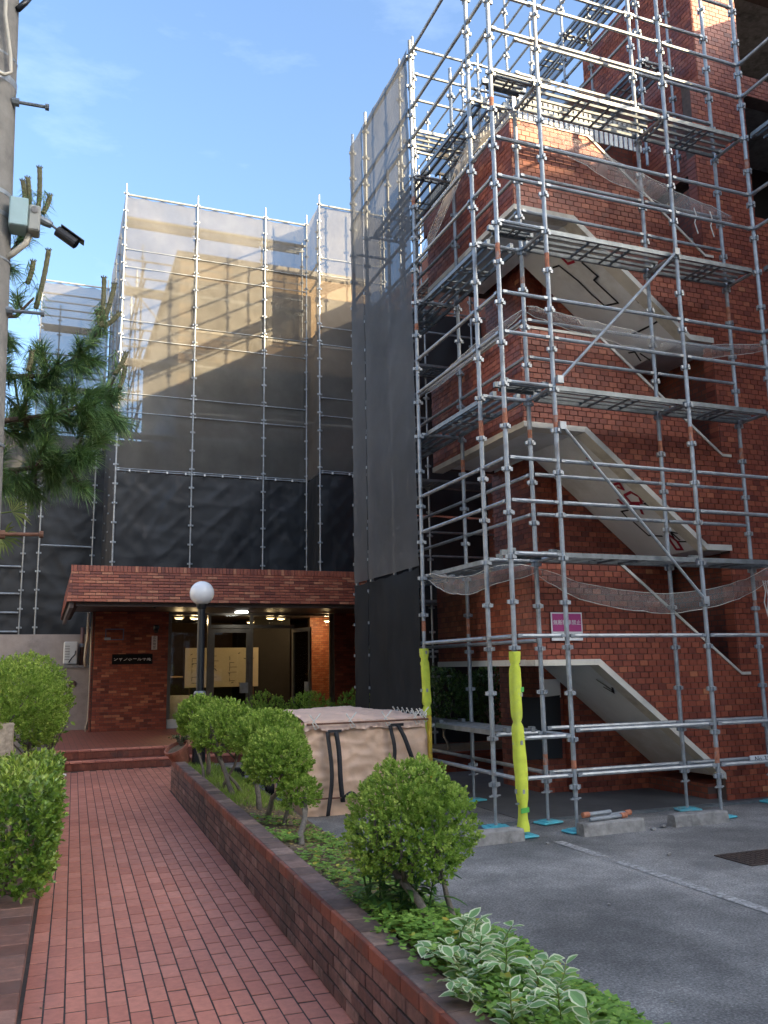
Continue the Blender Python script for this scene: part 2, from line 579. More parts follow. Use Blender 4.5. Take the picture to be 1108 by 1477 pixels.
def asphalt_mat():
    m, nt, N, L, b = new_mat('asphalt')
    b.inputs['Roughness'].default_value = 0.88
    pos = geo_pos(nt)
    big = noise_tex(nt, 0.75, 7, 0.68, pos)
    fine = noise_tex(nt, 70, 4, 0.75, pos)
    mid = noise_tex(nt, 38, 3, 0.6, pos)
    c = ramp(nt, [(0.36, (0.095, 0.092, 0.088)), (0.50, (0.172, 0.167, 0.158)), (0.64, (0.30, 0.287, 0.268))], big)
    sp = ramp(nt, [(0.30, (0.40,) * 3), (0.5, (0.95,) * 3), (0.70, (1.9,) * 3)], fine)
    c = mixc(nt, c, sp, 1.0, 'MULTIPLY')
    sp2 = ramp(nt, [(0.3, (0.8,) * 3), (0.7, (1.2,) * 3)], mid)
    c = mixc(nt, c, sp2, 1.0, 'MULTIPLY')
    vor = N.new('ShaderNodeTexVoronoi')
    vor.inputs['Scale'].default_value = 48
    L.new(pos, vor.inputs['Vector'])
    chips = ramp(nt, [(0.0, (1, 1, 1)), (0.16, (0, 0, 0))], vor.outputs['Distance'])
    pick = ramp(nt, [(0.86, (0, 0, 0)), (0.90, (1, 1, 1))], vor.outputs['Color'])
    cm = mixc(nt, chips, pick, 1.0, 'MULTIPLY')
    c = mixc(nt, c, (0.34, 0.34, 0.33), cm)
    L.new(c, b.inputs['Base Color'])
    bump(nt, fine, 0.25, 0.004, b)
    return m


M['glass'] = glass_mat()
M['asphalt'] = asphalt_mat()
M['lamp_warm'] = emit_mat('warm_lamp', (1.0, 0.66, 0.28), 3.0)
M['lamp_white'] = emit_mat('white_lamp', (1.0, 0.97, 0.90), 6.0)
LEAF = {
    'ball': tone_mat('boxwood_leaf', [(0.0, (0.09, 0.18, 0.025)), (0.5, (0.26, 0.40, 0.06)), (1.0, (0.52, 0.62, 0.15))], rough=0.62, spec=0.2, grain=0.1, gscale=30, bmp=0, transl=0.36),
    'hedge': tone_mat('hedge_leaf', [(0.0, (0.06, 0.135, 0.018)), (0.5, (0.19, 0.32, 0.04)), (1.0, (0.45, 0.56, 0.10))], rough=0.3, grain=0.1, gscale=30, bmp=0, transl=0.25, spec=0.5),
    'dark': tone_mat('dark_leaf', [(0.0, (0.02, 0.055, 0.012)), (0.5, (0.045, 0.105, 0.022)), (1.0, (0.08, 0.15, 0.035))], rough=0.4, grain=0.1, gscale=30, bmp=0, transl=0.2),
    'clover': tone_mat('ground_cover_leaf', [(0.0, (0.13, 0.26, 0.04)), (0.6, (0.24, 0.40, 0.07)), (0.85, (0.33, 0.48, 0.10)), (0.9, (0.45, 0.40, 0.05)), (1.0, (0.55, 0.46, 0.08))], rough=0.5, grain=0.12, gscale=40, bmp=0, transl=0.3),
    'litter': tone_mat('dry_leaf', [(0.0, (0.14, 0.085, 0.04)), (0.5, (0.28, 0.19, 0.09)), (0.8, (0.40, 0.30, 0.14)), (1.0, (0.48, 0.40, 0.10))], rough=0.8, grain=0.2, gscale=40, bmp=0),
    'grass': tone_mat('moss_grass', [(0.0, (0.14, 0.24, 0.035)), (0.6, (0.24, 0.36, 0.055)), (1.0, (0.36, 0.46, 0.09))], rough=0.6, grain=0.1, gscale=30, bmp=0, transl=0.3),
    'needle': tone_mat('pine_needle', [(0.0, (0.07, 0.14, 0.05)), (0.5, (0.115, 0.215, 0.065)), (1.0, (0.26, 0.36, 0.11))], rough=0.4, grain=0.05, gscale=30, bmp=0, transl=0.1),
    'lily': tone_mat('lily_leaf', [(0.0, (0.03, 0.085, 0.018)), (0.6, (0.06, 0.14, 0.03)), (1.0, (0.10, 0.20, 0.045))], rough=0.4, grain=0.1, gscale=30, bmp=0, transl=0.2),
    'vinca': tone_mat('variegated_leaf', [(0.0, (0.18, 0.33, 0.11)), (0.45, (0.28, 0.45, 0.18)), (0.55, (0.62, 0.68, 0.42)), (1.0, (0.74, 0.76, 0.52))], rough=0.45, grain=0.1, gscale=40, bmp=0, transl=0.25),
    'palm': tone_mat('palm_leaf', [(0.0, (0.08, 0.15, 0.03)), (1.0, (0.28, 0.32, 0.08))], rough=0.5, grain=0.1, gscale=30, bmp=0, transl=0.25),
}


# ------------------------------------------------------------------ brickwork
def clip_poly(sub, conv):
    out = sub
    n = len(conv)
    for i in range(n):
        ax, ay = conv[i]
        bx, by = conv[(i + 1) % n]
        inp, out = out, []
        if not inp:
            return []
        def side(p):
            return (bx - ax) * (p[1] - ay) - (by - ay) * (p[0] - ax)
        for k in range(len(inp)):
            p, q = inp[k - 1], inp[k]
            sp, sq = side(p), side(q)
            if sq >= 0:
                if sp < 0:
                    t = sp / (sp - sq)
                    out.append((p[0] + (q[0] - p[0]) * t, p[1] + (q[1] - p[1]) * t))
                out.append(q)
            elif sp >= 0:
                t = sp / (sp - sq)
                out.append((p[0] + (q[0] - p[0]) * t, p[1] + (q[1] - p[1]) * t))
    return out


def area(p):
    return 0.5 * sum(p[i - 1][0] * p[i][1] - p[i][0] * p[i - 1][1] for i in range(len(p)))


def ccw(p):
    return p if area(p) > 0 else p[::-1]


def brick_mesh(name, w, h, t, mat, tone, ch=0.003):
    """one brick face: origin at its centre on the wall plane, face towards +Z local, w along X, h along Y"""
    b = MB()
    b.tone = tone
    x, y = w / 2, h / 2
    vs = [(-x, -y, 0), (x, -y, 0), (x, y, 0), (-x, y, 0), (-x, -y, t - ch), (x, -y, t - ch), (x, y, t - ch), (-x, y, t - ch),
          (-x + ch, -y + ch, t), (x - ch, -y + ch, t), (x - ch, y - ch, t), (-x + ch, y - ch, t)]
    fs = [(0, 1, 5, 4), (1, 2, 6, 5), (2, 3, 7, 6), (3, 0, 4, 7), (4, 5, 9, 8), (5, 6, 10, 9), (6, 7, 11, 10), (7, 4, 8, 11), (8, 9, 10, 11)]
    b.add(vs, fs)
    return b.mesh(name, mat)


def brick_face(root, polys, O, U, V, bw, bh, j, mat, n_parts=0, proud=0.009, name='brick', rest='brickwork', bond=0.5, tone=(0.5, 0.24), uo=0.0, vo=0.0, seed=1, jit=0.0015):
    """lay bricks over convex polygons given in (u, v) on the plane O + uU + vV"""
    rg = random.Random(seed)
    O, U, V = Vector(O), Vector(U).normalized(), Vector(V).normalized()
    Nn = U.cross(V).normalized()
    polys = [ccw(list(p)) for p in polys]
    us = [q[0] for p in polys for q in p]
    vs_ = [q[1] for p in polys for q in p]
    u0, u1, v0, v1 = min(us), max(us), min(vs_), max(vs_)
    pw, ph = bw + j, bh + j
    full, part = [], []
    r0, r1 = int(math.floor((v0 - vo) / ph)), int(math.ceil((v1 - vo) / ph))
    for r in range(r0, r1 + 1):
        off = (bond * pw if r % 2 else 0.0) + uo
        c0, c1 = int(math.floor((u0 - off) / pw)), int(math.ceil((u1 - off) / pw))
        for c in range(c0, c1 + 1):
            a, bb = off + c * pw + j / 2, vo + r * ph + j / 2
            rect = [(a, bb), (a + bw, bb), (a + bw, bb + bh), (a, bb + bh)]
            got = 0.0
            frag = []
            for p in polys:
                q = clip_poly(rect, p)
                if len(q) >= 3 and area(q) > 2e-5:
                    frag.append(q)
                    got += area(q)
            if got <= 0:
                continue
            tn = min(1, max(0, rg.gauss(*tone)))
            pr = proud + rg.uniform(-jit, jit)
            if got > 0.995 * bw * bh:
                full.append((a + bw / 2, bb + bh / 2, tn, pr))
            else:
                for q in frag:
                    part.append((q, tn, pr))
    camp = Vector((0, 0, EYE))
    full.sort(key=lambda e: (O + U * e[0] + V * e[1] - camp).length)
    rot = Matrix((U, V, Nn)).transposed().to_euler()
    var = [brick_mesh(name, bw, bh, proud, mat, min(1, max(0, tone[0] + tone[1] * k))) for k in (-1.7, -1.1, -0.7, -0.3, 0, 0.3, 0.7, 1.1, 1.7, 2.3)] if n_parts else []
    sd = 0
    for (u, v, tn, pr) in full[:n_parts]:
        k = min(range(len(var)), key=lambda i: abs(min(1, max(0, tone[0] + tone[1] * (-1.7, -1.1, -0.7, -0.3, 0, 0.3, 0.7, 1.1, 1.7, 2.3)[i])) - tn))
        put(var[k], name, root, O + U * u + V * v + Nn * (pr - proud), rot)
    b = MB()
    for (u, v, tn, pr) in full[n_parts:]:
        part.append(([(u - bw / 2, v - bh / 2), (u + bw / 2, v - bh / 2), (u + bw / 2, v + bh / 2), (u - bw / 2, v + bh / 2)], tn, pr))
    for (q, tn, pr) in part:
        b.tone = tn
        n = len(q)
        lo = [O + U * x + V * y for (x, y) in q]
        hi = [p + Nn * pr for p in lo]
        b.add(lo + hi, [tuple(range(n, 2 * n))] + [(i, (i + 1) % n, n + (i + 1) % n, n + i) for i in range(n)])
    if b.v:
        o = b.build(rest, mat, root)
        o['kind'] = 'stuff'


# ------------------------------------------------------------------ ground, parking lot, path
g = MB()
g.add([(-400, -400, -0.06), (400, -400, -0.06), (400, 400, -0.06), (-400, 400, -0.06)], [(0, 1, 2, 3)])
tag(g.build('ground', simple('earth', (0.20, 0.18, 0.15), 0.95, var=0.2, scale=0.8)), 'bare earth and paving around the building', 'ground', kind='structure')

KX = lambda y: 2.10 + 0.045 * y            # kerb on the parking side of the planter
PX = lambda y: 1.256 + 0.0335 * y          # planter wall foot on the path side
LX = lambda y: -0.068 + 0.027 * y          # left edge of the tiled path

g = MB()
ys = [-14, 0, 12.4]
pl = [(KX(-14), -14, 0), (60, -14, 0), (60, 21, 0), (2.7, 21, 0), (2.7, 12.4, 0), (KX(12.4), 12.4, 0)]
g.prism([(p[0], p[1], -0.05) for p in pl], (0, 0, 0.05))
tag(fix_normals(g.build('parking_lot', M['asphalt'])), 'worn grey asphalt of the parking lot', 'asphalt', kind='structure')

g = MB()
g.box(4.7, 8.12, 0.001, 8.4, 12.6, 0.006)
tag(g.build('concrete_floor', simple('smooth_concrete', (0.10, 0.10, 0.10), 0.75, var=0.25, scale=1.6, dirt=(0.07, 0.07, 0.07))), 'smooth grey floor under the stair tower', 'floor', kind='structure')

g = MB()
g.add([(LX(-3) - 0.12, -3, -0.004), (PX(-3) + 0.05, -3, -0.004), (PX(15.5) + 0.9, 15.5, -0.004), (LX(15.5) - 0.12, 15.5, -0.004)], [(0, 1, 2, 3)])
path = tag(g.build('path', M['mortar_dark']), 'red clay tile path leading to the entrance steps', 'path', kind='structure')
TW, TL = 0.0968, 0.2055
DIRV = Vector((0.0300, 1, 0)).normalized()
DIRU = Vector((1, -0.0300, 0)).normalized()
P0 = Vector((-0.068, 0, 0))
tiles = []
for c in range(-1, 27):
    wob = rng.uniform(-0.5, 0.5) * TL * 0.5
    for r in range(10, 78):
        u = c * TW + TW / 2
        v = r * TL + (TL / 2 if c % 2 else 0) + wob * 0.35
        p = P0 + DIRU * u + DIRV * v
        if p.y > 15.3 or (p.y < 12.4 and p.x > PX(p.y) - 0.01) or p.x > PX(15) + 0.8:
            continue
        tiles.append((p, (Vector((p.x, p.y, 0)) - Vector((0.5, 3.4, 0))).length))
tiles.sort(key=lambda t: t[1])
tvar = [brick_mesh('tile', TW - 0.0085, TL - 0.0165, 0.004, M['paver'], k / 9, 0.0015) for k in range(10)]
g = MB()
for k, (p, d) in enumerate(tiles):
    tn = min(1, max(0, rng.gauss(0.5, 0.2)))
    a = math.atan2(DIRV.y, DIRV.x) - math.pi / 2
    dz = rng.uniform(-0.0012, 0.0012)
    if k < 300:
        put(tvar[int(tn * 9)], 'tile', path, p + Vector((0, 0, -0.004 + dz)), (rng.uniform(-.006, .006), rng.uniform(-.012, .012), a + rng.uniform(-.006, .006)))
    else:
        g.tone = tn
        hw, hl = (TW - 0.0085) / 2, (TL - 0.0165) / 2
        q = [p - DIRU * hw - DIRV * hl, p + DIRU * hw - DIRV * hl, p + DIRU * hw + DIRV * hl, p - DIRU * hw + DIRV * hl]
        lo = [Vector((s.x, s.y, -0.004)) for s in q]
        hi = [Vector((s.x, s.y, dz)) for s in q]
        g.add(lo + hi, [(4, 5, 6, 7)] + [(i, (i + 1) % 4, 4 + (i + 1) % 4, 4 + i) for i in range(4)])
g.build('paving_tiles', M['paver'], path)['kind'] = 'stuff'

# raised edging on the left of the path
M['edging_cap'] = tone_mat('edging_cap_tile', [(0.0, (0.16, 0.075, 0.055)), (0.5, (0.27, 0.14, 0.105)), (1.0, (0.38, 0.22, 0.17))], rough=0.8, grain=0.4, gscale=14, bmp=0.4, soot=(0.12, 0.085, 0.075), soot_scale=2.0)
root = thing('path_edging', 'low weathered brick edging along the left side of the path', 'edging', (-0.2, 6, 0))
g = MB()
pts = [(LX(-3) - 0.30, -3), (LX(-3) - 0.105, -3), (LX(15.2) - 0.105, 15.2), (LX(15.2) - 0.30, 15.2)]
g.prism([(x, y, -0.05) for x, y in pts], (0, 0, 0.145))
fix_normals(g.build('core', M['mortar_dark'], root))
cv = []
for k in range(8):
    b = MB(); b.tone = k / 7
    b.cbox(-0.115, -0.097, 0, 0.115, 0.097, 0.028, 0.006)
    cv.append(b.mesh('cap_tile', M['edging_cap']))
sv = [brick_mesh('brick', 0.194, 0.062, 0.01, M['edging_cap'], k / 7) for k in range(8)]
for k in range(60):
    y = 3.0 + k * 0.2
    put(cv[rng.randrange(8)], 'cap_tile', root, (LX(y) - 0.205, y, 0.095 + rng.uniform(0, .003)), (0, 0, -0.027))
    put(sv[rng.randrange(8)], 'brick', root, (LX(y) - 0.105, y, 0.055), (Matrix(((0.027, 0, 1), (1, 0, -0.027), (0, 1, 0)))).to_euler())
g = MB()
g.add([(-8, -3, 0.07), (LX(-3) - 0.3, -3, 0.07), (LX(15.2) - 0.3, 15.2, 0.07), (-8, 15.2, 0.07)], [(0, 1, 2, 3)])
tag(g.build('garden_soil', M['soil']), 'dark soil of the bed left of the path', 'soil', kind='structure')

# ------------------------------------------------------------------ planter between path and parking lot
planter = thing('brick_planter', 'long low weathered brick planter dividing path from parking lot', 'planter', (1.8, 7, 0))
YE = 12.35
g = MB()
g.prism([(PX(1.5) + 0.007, 1.5, -0.05), (PX(YE) + 0.007, YE, -0.05), (PX(YE) + 0.14, YE, -0.05), (PX(1.5) + 0.14, 1.5, -0.05)], (0, 0, 0.385))
g.prism([(PX(YE) + 0.14, YE, -0.05), (PX(YE) + 0.14, YE - 0.12, -0.05), (KX(YE), YE - 0.12, -0.05), (KX(YE), YE, -0.05)], (0, 0, 0.30))
fix_normals(g.build('wall_core', M['planter_core'], planter))
a = math.atan(0.0335)
du = Vector((math.sin(a), math.cos(a), 0))
L_ = (YE - 1.9) / math.cos(a)
# wall face looks towards -X: U runs towards the camera so that U x V points out of the wall
brick_face(planter, [[(0, 0), (L_, 0), (L_, 0.335), (0, 0.335)]], (PX(YE) + 0.007, YE, 0.0), -du, (0, 0, 1), 0.193, 0.0555, 0.0115, M['planter_brick'], n_parts=290, proud=0.007,
           tone=(0.5, 0.28), seed=3, jit=0.003, rest='far_brickwork')
ct, cf = [], []
for k in range(8):
    b = MB(); b.tone = k / 7
    b.cbox(0.0, -0.097, 0, 0.024, 0.097, 0.066, 0.004)
    cf.append(b.mesh('edge_tile', M['cap_brick']))
    b = MB(); b.tone = k / 7
    b.cbox(0.0255, -0.097, 0, 0.158, 0.097, 0.063, 0.004)
    ct.append(b.mesh('cap_tile', M['cap_top']))
n = int((YE - 2.0) / 0.2)
for k in range(n):
    y = 2.1 + k * 0.2
    lo = (PX(y) - 0.006, y, 0.337 + rng.uniform(-.0015, .0015))
    put(cf[rng.randrange(8)], 'edge_tile', planter, lo, (0, 0, -a))
    put(ct[rng.randrange(8)], 'cap_tile', planter, lo, (0, 0, -a + rng.uniform(-.006, .006)))
kb = []
for k in range(6):
    b = MB(); b.tone = k / 5
    b.cbox(-0.11, -0.145, 0, 0.0, 0.145, 0.165, 0.012)
    kb.append(b.mesh('kerb_block', M['kerb']))
for k in range(36):
    y = 1.9 + k * 0.293
    if y > YE: break
    put(kb[k % 6], 'kerb_block', planter, (KX(y), y, -0.03 + rng.uniform(-.006, .006)), (0, 0, -0.045 + rng.uniform(-.012, .012)))


def soil_z(x, y):
    a0, b0 = PX(y) + 0.14, KX(y) - 0.08
    t = min(1, max(0, (x - a0) / (b0 - a0)))
    return 0.345 - 0.185 * t ** 1.3 + 0.03 * math.sin(math.pi * t) + 0.018 * mnoise.noise((x * 2.3, y * 1.7, 0))


NX, NY = 10, 90
vs, fs = [], []
for i in range(NY + 1):
    y = 1.6 + (YE - 0.12 - 1.6) * i / NY
    for k in range(NX + 1):
        x = PX(y) + 0.10 + (KX(y) - 0.05 - PX(y) - 0.10) * k / NX
        vs.append((x, y, soil_z(x, y)))
for i in range(NY):
    for k in range(NX):
        q = i * (NX + 1) + k
        fs.append((q, q + 1, q + NX + 2, q + NX + 1))
g = MB(); g.add(vs, fs)
g.build('soil', M['soil'], planter, smooth=True)

# ------------------------------------------------------------------ entrance steps and landing
paver_tex = None
m_, nt, N, L, b_ = new_mat('landing_tiles')
gg = N.new('ShaderNodeNewGeometry')
t = N.new('ShaderNodeTexBrick')
for kk, vv in (('Scale', 1.0), ('Brick Width', 0.2), ('Row Height', 0.1), ('Mortar Size', 0.004)):
    t.inputs[kk].default_value = vv
t.inputs['Color1'].default_value = (0.30, 0.10, 0.07, 1)
t.inputs['Color2'].default_value = (0.24, 0.082, 0.06, 1)
t.inputs['Mortar'].default_value = (0.09, 0.05, 0.04, 1)
sp_ = N.new('ShaderNodeSeparateXYZ'); cb_ = N.new('ShaderNodeCombineXYZ')
L.new(gg.outputs['Position'], sp_.inputs['Vector'])
L.new(sp_.outputs['Y'], cb_.inputs['X']); L.new(sp_.outputs['X'], cb_.inputs['Y'])
L.new(cb_.outputs['Vector'], t.inputs['Vector'])
L.new(t.outputs['Color'], b_.inputs['Base Color'])
b_.inputs['Roughness'].default_value = 0.5
M['landing'] = m_
steps = thing('entrance_steps', 'two red tiled steps up to the entrance landing', 'steps', (1.5, 15.5, 0))
g = MB()
g.box(0.26, 15.42, -0.05, 7.6, 15.75, 0.147)
g.box(0.20, 15.76, -0.05, 7.6, 21.2, 0.30)
g.build('landing', M['landing'], steps)
brick_face(steps, [[(0.26, 0.0), (4.4, 0.0), (4.4, 0.105), (0.26, 0.105)]], (0, 15.42, 0), (1, 0, 0), (0, 0, 1), 0.097, 0.100, 0.005, M['cap_brick'], n_parts=60, proud=0.010, tone=(0.6, 0.2), bond=0, name='riser_tile', rest='riser_tiles', seed=5)
brick_face(steps, [[(0.20, 0.15), (4.4, 0.15), (4.4, 0.26), (0.20, 0.26)]], (0, 15.76, 0), (1, 0, 0), (0, 0, 1), 0.097, 0.105, 0.005, M['cap_brick'], n_parts=60, proud=0.010, tone=(0.6, 0.2), bond=0, name='riser_tile', rest='riser_tiles', seed=6, vo=0.15)
nz = []
for k in range(5):
    b = MB(); b.tone = k / 4
    b.cbox(-0.098, -0.02, 0, 0.098, 0.11, 0.038, 0.008)
    nz.append(b.mesh('nosing_tile', M['paver']))
for k in range(21):
    put(nz[rng.randrange(5)], 'nosing_tile', steps, (0.36 + k * 0.2, 15.42, 0.112 + rng.uniform(0, .002)))
    put(nz[rng.randrange(5)], 'nosing_tile', steps, (0.30 + k * 0.2, 15.76, 0.266 + rng.uniform(0, .002)))

# ------------------------------------------------------------------ stair tower
YF, XL, XR, YB = 8.30, 4.98, 8.75, 10.78
FLR, SL = 2.69, 0.80
tower = thing('stair_tower', 'open red brick stair tower with white sloping soffits behind the scaffold', 'stair tower', (6.5, 9.5, 0))
SX0, SX1, CX0, JX = 5.78, 7.45, 6.08, 7.81        # soffit slope starts / ends, cap slope starts, right jamb
polys = []
for n in range(3):
    o = FLR * n
    b0, tp = 1.61 + o, 2.77 + o
    zb = lambda x: b0 - SL * max(0, min(x, SX1) - SX0)
    zt = lambda x: tp - 0.775 * max(0, x - CX0)
    polys.append([(XL, b0), (SX0, b0), (SX0, tp), (XL, tp)])
    polys.append([(SX0, b0), (CX0, zb(CX0)), (CX0, tp), (SX0, tp)])
    polys.append([(CX0, zb(CX0)), (SX1, zb(SX1)), (SX1, zt(SX1)), (CX0, tp)])
    polys.append([(SX1, zb(SX1) if n else 0.0), (JX, zb(JX) if n else 0.0), (JX, zt(JX)), (SX1, zt(SX1))])
polys.append([(JX, 0), (XR, 0), (XR, 9.4), (JX, 9.4)])
polys.append([(SX1 - 0.12, 0.0), (SX1, 0.0), (SX1, 0.274), (SX1 - 0.12, 0.274 + 0.096)])
g = MB()
for p in polys[:-1]:
    g.prism([(u, YF, v) for (u, v) in p], (0, 0.16, 0))
fix_normals(g.build('front_wall', M['mortar'], tower))
brick_face(tower, polys[:-1], (0, YF, 0), (1, 0, 0), (0, 0, 1), 0.109, 0.060, 0.0075, M['brick'], n_parts=300, tone=(0.46, 0.19), seed=11, rest='front_brickwork')
# left side parapets (face towards -X): U runs towards -Y
lp = []
for n in range(3):
    o = FLR * n
    g = MB()
    g.box(XL, YF + 0.162, 1.61 + o, XL + 0.16, YB, 2.77 + o)
    g.box(XL + 0.162, YB - 0.16, 1.61 + o, 6.2, YB, 2.77 + o)
    lp.append([(0, 1.61 + o), (YB - YF, 1.61 + o), (YB - YF, 2.77 + o), (0, 2.77 + o)])
    fix_normals(g.build('side_parapet', M['mortar'], tower))
brick_face(tower, lp, (XL, YB, 0), (0, -1, 0), (0, 0, 1), 0.109, 0.060, 0.0075, M['brick'], tone=(0.46, 0.19), seed=12, rest='side_brickwork')
# slabs, flights, trims
for n in range(3):
    o = FLR * n
    s = MB()
    s.box(XL + 0.03, YF + 0.02, 1.60 + o, SX0 + 0.0, YB - 0.17, 1.74 + o)
    sl = s.build('landing_slab', M['soffit'], tower)
    s = MB()
    A_ = (SX0 + 0.002, YF + 0.02, 1.60 + o); B_ = (SX1, YF + 0.02, 1.60 + o - SL * (SX1 - SX0))
    s.prism([A_, B_, (B_[0], B_[1], B_[2] + 0.2), (A_[0], A_[1], A_[2] + 0.14)], (0, 1.22, 0))
    fl = fix_normals(s.build('stair_flight', M['soffit'], tower))
    if n:
        s = MB()
        s.box(SX1 + 0.002, YF + 0.02, B_[2], 8.3, YB - 0.1, B_[2] + 0.14)
        s.build('landing_slab', M['soffit'], tower)
    # rear flight, going the other way behind the central wall
    s = MB()
    zr = B_[2] + 0.14
    s.prism([(SX1, 9.62, zr), (SX1, 9.62, zr - 0.15), (5.85, 9.62, zr - 0.15 - 1.35), (5.85, 9.62, zr - 1.35)], (0, 1.0, 0))
    if n:
        fix_normals(s.build('stair_flight', M['soffit'], tower))
    # steps of the front flight
    for k in range(8):
        t = (k + 0.5) / 8
        s = MB()
        x = SX0 + (SX1 - SX0) * k / 8
        z = 1.60 + o - SL * (x + 0.21 - SX0) + 0.17
        s.box(x, YF + 0.17, z, x + 0.207, YF + 1.22, z + 0.16)
        s.build('stair_step', M['concrete'], tower)
    # cream trim along the lower edge and the capping
    s = MB()
    e = 0.006
    s.prism([(XL - 0.012, YF - 0.02, 1.575 + o), (SX0, YF - 0.02, 1.575 + o), (SX0 + 0.03, YF - 0.02, 1.64 + o), (XL - 0.012, YF - 0.02, 1.64 + o)], (0, 0.19, 0))
    zl = 1.575 + o - SL * (SX1 - SX0)
    s.prism([(SX0 + 0.001, YF - 0.021, 1.575 + o), (SX1, YF - 0.021, zl), (SX1, YF - 0.021, zl + 0.075), (SX0 + 0.031, YF - 0.021, 1.64 + o)], (0, 0.19, 0))
    if n:
        s.box(SX1 + 0.001, YF - 0.02, zl, JX + 0.02, YF + 0.17, zl + 0.07)
    s.box(XL - 0.014, YF + 0.171, 1.577 + o, XL + 0.15, YB + 0.02, 1.645 + o)
    fix_normals(s.build('soffit_trim', M['cream'], tower))
    s = MB()
    tp = 2.77 + o
    s.prism([(CX0, YF - 0.025, tp), (JX, YF - 0.025, tp - 0.775 * (JX - CX0)), (JX, YF - 0.025, tp - 0.775 * (JX - CX0) + 0.035), (CX0 + 0.01, YF - 0.025, tp + 0.035)], (0, 0.21, 0))
    s.box(XL - 0.02, YF - 0.024, tp + 0.001, CX0 + 0.008, YF + 0.18, tp + 0.034)
    s.box(JX, YF - 0.024, tp - 0.775 * (JX - CX0) + 0.001, JX + 0.14, YF - 0.012, tp - 0.775 * (JX - CX0) + 0.034)
    s.box(XL - 0.02, YF + 0.181, tp + 0.001, XL + 0.18, YB + 0.02, tp + 0.033)
    fix_normals(s.build('parapet_cap', M['cream'], tower))
    # recess wall at the right end of each landing (dark, seen through the opening)
    s = MB()
    s.box(8.05, YF + 0.25, 0.0 + o, 8.2, YB, 2.689 + o)
    s.build('inner_wall', M['brick_y'], tower)
# central wall between the flights, brick
s = MB()
s.box(6.25, 9.56, 0, 7.9, 9.75, 8.0)
s.box(5.9, 9.76, 0.0, 6.25, YB, 8.0)
s.build('central_wall', M['mortar'], tower)
brick_face(tower, [[(6.25, 0), (7.9, 0), (7.9, 8.0), (6.25, 8.0)]], (0, 9.56, 0), (1, 0, 0), (0, 0, 1), 0.109, 0.060, 0.0075, M['brick'], tone=(0.35, 0.22), seed=14, rest='inner_brickwork')
brick_face(tower, [[(0, 0), (YB - 9.56, 0), (YB - 9.56, 8.0), (0, 8.0)]], (6.246, YB, 0), (0, -1, 0), (0, 0, 1), 0.109, 0.060, 0.0075, M['brick'], tone=(0.35, 0.22), seed=15, rest='inner_brickwork')
brick_face(tower, [[(5.9, 0), (6.235, 0), (6.235, 8.0), (5.9, 8.0)]], (0, 9.76, 0), (1, 0, 0), (0, 0, 1), 0.109, 0.060, 0.0075, M['brick'], tone=(0.4, 0.19), seed=16, rest='inner_brickwork')
brick_face(tower, [[(0, 0), (YB - 9.76, 0), (YB - 9.76, 8.0), (0, 8.0)]], (5.9, YB, 0), (0, -1, 0), (0, 0, 1), 0.109, 0.060, 0.0075, M['brick'], tone=(0.4, 0.19), seed=17, rest='inner_brickwork')
rv = [[(0, 1.44 + FLR * n), (0.16, 1.44 + FLR * n), (0.16, 2.90 + FLR * n), (0, 2.90 + FLR * n)] for n in range(3)]
brick_face(tower, rv, (JX, YF + 0.16, 0), (0, -1, 0), (0, 0, 1), 0.1515, 0.060, 0.0075, M['brick'], tone=(0.42, 0.19), seed=18, rest='reveal_brickwork', bond=0)
s = MB()
s.box(7.0, 9.755, 0.0, 8.3, YB, 9.3)
s.build('rear_wall', M['brick_x'], tower)
# low brick plinth beside the foot of the stairs
s = MB()
s.box(7.33, YF + 0.165, 0, 8.2, 9.55, 0.17)
s.build('plinth', M['brick_y'], tower)
# spray marks left by the surveyors on the soffits
SPR = {
    (2.69, 'spray_black'): [[(6.711, 8.518), (6.737, 8.425), (6.753, 8.52), (6.814, 8.457)], [(6.773, 8.875), (6.768, 8.999), (6.855, 9.011)], [(6.934, 8.984), (7.139, 8.975), (7.186, 8.773)], [(7.258, 8.629), (7.158, 8.57), (7.207, 8.456)], [(7.158, 8.57), (7.276, 8.562)], [(7.299, 8.592), (7.326, 8.433)]],
    (2.69, 'spray_red'): [[(6.059, 8.659), (6.108, 8.632), (6.194, 8.702)], [(6.437, 8.665), (6.44, 8.571), (6.521, 8.611), (6.482, 8.653)], [(6.591, 8.673), (6.579, 8.541), (6.661, 8.487), (6.733, 8.548), (6.698, 8.709), (6.602, 8.689)], [(6.623, 8.856), (6.694, 8.861), (6.745, 8.622), (6.858, 8.703)], [(7.174, 8.645), (7.294, 8.622), (7.403, 8.673), (7.389, 8.763), (7.25, 8.71), (7.174, 8.645)]],
    (5.38, 'spray_black'): [[(6.038, 9.137), (6.06, 9.032), (6.312, 8.981), (6.512, 8.981), (6.686, 8.961), (6.739, 8.743), (6.588, 8.751), (6.399, 8.764), (6.39, 8.664), (6.183, 8.69)], [(6.786, 8.467), (6.85, 8.478), (6.882, 8.406)], [(6.825, 8.442), (6.84, 8.347)], [(7.124, 8.428), (7.126, 8.624), (7.118, 8.852), (7.103, 8.995)], [(7.274, 9.28), (7.296, 9.184), (7.416, 9.226)], [(7.347, 9.13), (7.453, 9.09)]],
    (5.38, 'spray_red'): [[(6.03, 8.89), (6.1, 8.89), (6.121, 8.789)]],
    (0.0, 'spray_black'): [[(6.017, 8.667), (6.159, 8.594), (6.208, 8.621)], [(6.126, 8.69), (6.208, 8.621), (6.129, 8.532)]],
}
